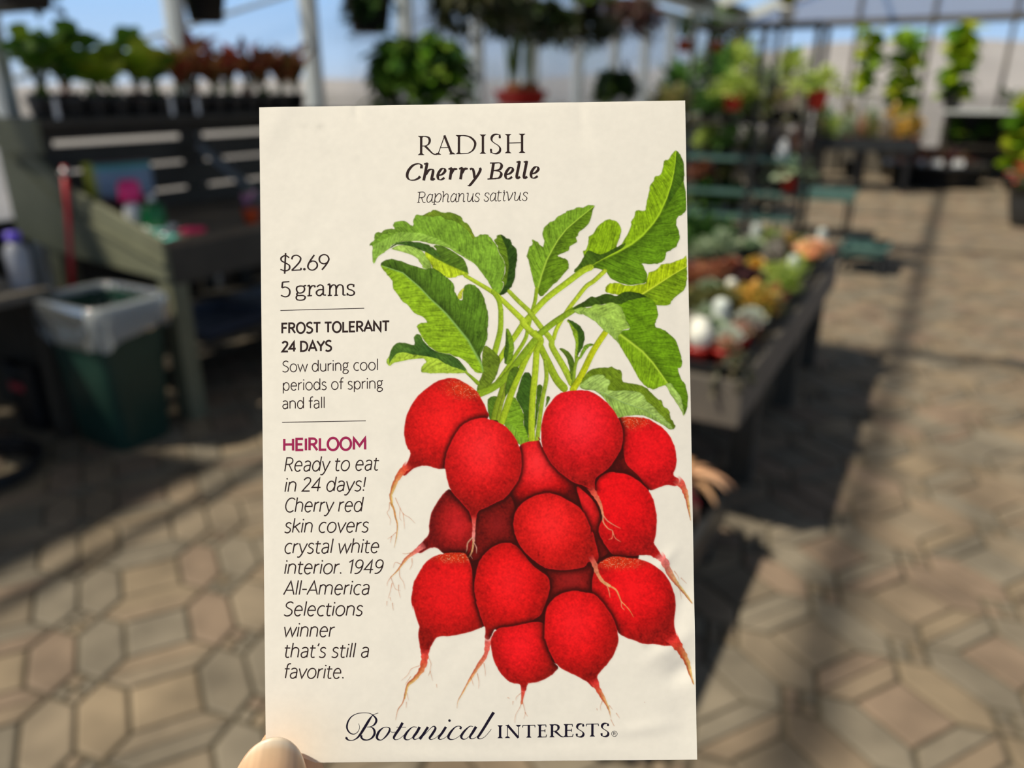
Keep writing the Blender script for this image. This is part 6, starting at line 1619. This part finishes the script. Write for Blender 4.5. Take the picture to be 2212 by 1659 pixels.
def build_art():
    a = blur(art, 1) * 0.30 + art * 0.70
    lum = a @ np.array([0.3, 0.6, 0.1]); gr = np.clip((a[..., 1] - a[..., 0] * 1.02) / (lum + 0.02) * 4, 0, 1) * np.clip(cover, 0, 1)
    k = (np.clip(lum, 0.01, 1) / 0.24) ** 0.30
    a = a * (1 + gr * (k - 1))[..., None]                     # the painter's deep and light greens
    a[..., 0] *= 1 + 0.16 * gr; a[..., 2] *= 1 - 0.22 * gr
    rd = np.clip((a[..., 0] - 3 * a[..., 1]) / (a[..., 0] + 0.02), 0, 1) * np.clip(cover, 0, 1)
    a[..., 1] *= 1 - 0.15 * rd; a[..., 2] *= 1 - 0.30 * rd
    cv = np.clip(blur(cover, 1) * 1.4, 0, 1)
    pxs, pys = np.arange(AX0, AX1) + 0.5, np.arange(AY0, AY1) + 0.5
    GX, GY = np.meshgrid(pxs, pys)
    X, Y = printed(GX, GY)
    inside = (X < PK_W + PK_SH * Y / PK_H - 0.00004)
    Zc = swell(X, Y) + 0.000010
    need = (cv > 0.02) & inside
    q = need[:-1, :-1] & need[1:, :-1] & need[:-1, 1:] & need[1:, 1:]
    idx = -np.ones(need.shape, int)
    used = np.zeros(need.shape, bool)
    used[:-1, :-1] |= q; used[1:, :-1] |= q; used[:-1, 1:] |= q; used[1:, 1:] |= q
    idx[used] = np.arange(used.sum())
    jj, ii = np.nonzero(q)
    faces = np.stack([idx[jj, ii], idx[jj + 1, ii], idx[jj + 1, ii + 1], idx[jj, ii + 1]], 1)
    co = np.stack([X[used], Y[used], Zc[used]], 1).astype(np.float32)
    me = bpy.data.meshes.new('radish_illustration')
    me.vertices.add(len(co)); me.vertices.foreach_set('co', co.ravel())
    me.loops.add(faces.size); me.loops.foreach_set('vertex_index', faces.ravel().astype(np.int32))
    me.polygons.add(len(faces)); me.polygons.foreach_set('loop_start', np.arange(0, faces.size, 4, dtype=np.int32))
    me.polygons.foreach_set('use_smooth', np.ones(len(faces), bool))
    c = np.ones((len(co), 4), np.float32); c[:, :3] = np.clip(a[used] / PAPER * PAPER_ALB, 0.002, 0.95)
    ca = me.color_attributes.new('Col', 'FLOAT_COLOR', 'POINT'); ca.data.foreach_set('color', c.ravel())
    me.materials.append(M['paper']); me.update(); me.validate()
    o = bpy.data.objects.new('radish_illustration', me); COL.objects.link(o); o.parent = packet
    o['label'] = 'painted bunch of red radishes with green leaves printed on the packet'
build_art()
# ------------------------------------------------------------------ left hand holding the packet by its lower left corner
def cp(px_, py_, d):
    q = W3(np.array([(px_ - 1106.0) / FPX, (py_ - 829.5) / FPX, 1.0]) * d)
    return Vector((float(q[0]), float(q[1]), float(q[2]))) + EYE
D0 = float(pBL[2])
skin = mat('skin', rgb(222, 176, 138), 0.5, var=0.10, scale=160.0, spec=0.35)
sb = skin.node_tree.nodes['Principled BSDF']
sb.inputs['Subsurface Weight'].default_value = 0.25
sb.inputs['Subsurface Radius'].default_value = (0.004, 0.0015, 0.0008)
sb.inputs['Subsurface Scale'].default_value = 1.0
def ball(b, p, r, n=14):
    v = []; f = []
    for i in range(n + 1):
        t = math.pi * i / n
        for k in range(n):
            a = 2 * math.pi * k / n
            v.append(tuple(p + Vector((math.sin(t) * math.cos(a), math.sin(t) * math.sin(a), math.cos(t))) * r))
    for i in range(n):
        for k in range(n):
            f.append((i * n + k, (i + 1) * n + k, (i + 1) * n + (k + 1) % n, i * n + (k + 1) % n))
    b.add(v, f)
def limb(b, pts):
    P = [(cp(x, y, D0 + d), r) for x, y, d, r in pts]
    for (p, r), (q, s) in zip(P[:-1], P[1:]):
        n = max(2, int((q - p).length / (min(r, s) * 0.35)))
        for k in range(n + 1):
            t = k / n; t2 = t * t * (3 - 2 * t)
            ball(b, p.lerp(q, t), r + (s - r) * t2)
    return P
b = MB()
thumb = [(588, 1668, -.0066, .0061), (582, 1710, -.0072, .0074), (570, 1790, -.0080, .0086), (552, 1890, -.0090, .0094), (532, 2060, -.0070, .0098), (520, 2330, .0010, .0125), (500, 2620, .006, .0165), (490, 2960, .004, .019)]
limb(b, thumb)
limb(b, [(623, 1632, .0088, .0066), (628, 1720, .0100, .0076), (618, 1830, .0125, .0080), (600, 1990, .0165, .0088), (565, 2190, .0205, .0094), (525, 2430, .0190, .0125), (500, 2800, .016, .016), (490, 3250, .008, .018)])
limb(b, [(742, 2060, .0080, .0066), (735, 2130, .0120, .0076), (700, 2230, .0300, .0086), (660, 2330, .0290, .0092), (600, 2480, .0200, .0125), (560, 2850, .016, .016), (520, 3250, .008, .018)])
limb(b, [(724, 2260, .0060, .0062), (715, 2320, .0110, .0072), (690, 2430, .0300, .0082), (670, 2500, .0280, .0088), (650, 2620, .0150, .0120), (600, 2950, .012, .016), (540, 3250, .006, .018)])
limb(b, [(704, 2440, .0030, .0055), (698, 2490, .0080, .0063), (690, 2580, .0240, .0072), (682, 2640, .0220, .0078), (672, 2740, .0080, .0110), (620, 3020, .006, .015), (550, 3280, .004, .018)])
limb(b, [(510, 3220, .006, .023), (500, 3500, .002, .023), (480, 4100, -.006, .028), (462, 4800, -.018, .031), (455, 5150, -.022, .031)])
hand = b.build('hand', skin, None, smooth=True)
rm_ = hand.modifiers.new('remesh', 'REMESH'); rm_.mode = 'VOXEL'; rm_.voxel_size = 0.0011; rm_.use_smooth_shade = True
sm_ = hand.modifiers.new('smooth', 'SMOOTH'); sm_.factor = 0.6; sm_.iterations = 8
tag(hand, 'bare left hand pinching the lower left corner of the seed packet', 'hand')
# thumbnail: a curved plate with a pale free edge
A_ = cp(588, 1668, D0 - .0066); B_2 = cp(574, 1770, D0 - .0078)
ey_ = (A_ - B_2).normalized(); ez_ = (EYE - A_).normalized(); ez_ = (ez_ - ey_ * ez_.dot(ey_)).normalized(); ex_2 = ey_.cross(ez_)
b = MB(); nu, nv = 25, 31; v = []; cs = []
for j in range(nv):
    t = j / (nv - 1)
    for i in range(nu):
        u = -1 + 2 * i / (nu - 1); a = u * 1.18
        y = -.0098 + .0176 * t - (.0074 * u * u * t * t) + .0016 * u * u * (1 - t)
        rr = .0078 - .0013 * t * t
        p = A_ + ex_2 * (rr * math.sin(a)) + ey_ * y + ez_ * (rr * math.cos(a) * (1 - .10 * t ** 3) + .0001)
        v.append(p)
        e = t - .06 * u * u
        ks = ((0, (222, 172, 146)), (.25, (214, 160, 132)), (.62, (214, 162, 132)), (.74, (206, 166, 128)), (.90, (212, 178, 142)), (.96, (224, 204, 178)), (1.2, (230, 214, 192)))
        for (e0, c0_), (e1, c1_) in zip(ks[:-1], ks[1:]):
            if e <= e1: break
        q_ = min(1, max(0, (e - e0) / (e1 - e0))); lm_ = 1 + .05 * math.sin(u * 34) + .04 * math.sin(u * 13 + 1)
        cs.append(tuple(x_ * lm_ for x_ in rgb(*[g0 + (g1 - g0) * q_ for g0, g1 in zip(c0_, c1_)])))
n = nu * nv
back = [p - ez_ * .0005 for p in v]
fs = [(j * nu + i, j * nu + i + 1, (j + 1) * nu + i + 1, (j + 1) * nu + i) for j in range(nv - 1) for i in range(nu - 1)]
per = list(range(nu)) + [j * nu + nu - 1 for j in range(1, nv)] + [(nv - 1) * nu + i for i in range(nu - 2, -1, -1)] + [j * nu for j in range(nv - 2, 0, -1)]
b.v = [tuple(p) for p in v + back]; b.c = cs + cs
b.f = fs + [tuple(n + k for k in reversed(q)) for q in fs] + [(per[i], per[i] + n, per[(i + 1) % len(per)] + n, per[(i + 1) % len(per)]) for i in range(len(per))]
b.mi = [0] * len(b.f)
nail = b.build('thumbnail', mat('nail', attr=True, rough=0.42, var=0.05, scale=300.0, spec=0.5), hand, smooth=True)
# sleeve below the wrist
b = MB()
P = [cp(x, y, D0 + d) for x, y, d in ((478, 4150, -.006), (470, 4500, -.013), (455, 5200, -.022), (438, 6300, -.036))]
b.tube([tuple(p) for p in P], [.034, .037, .043, .047], 24)
b.build('sleeve', mat('dark red knit', rgb(110, 30, 36), .9, var=.2, scale=200), hand, smooth=True)
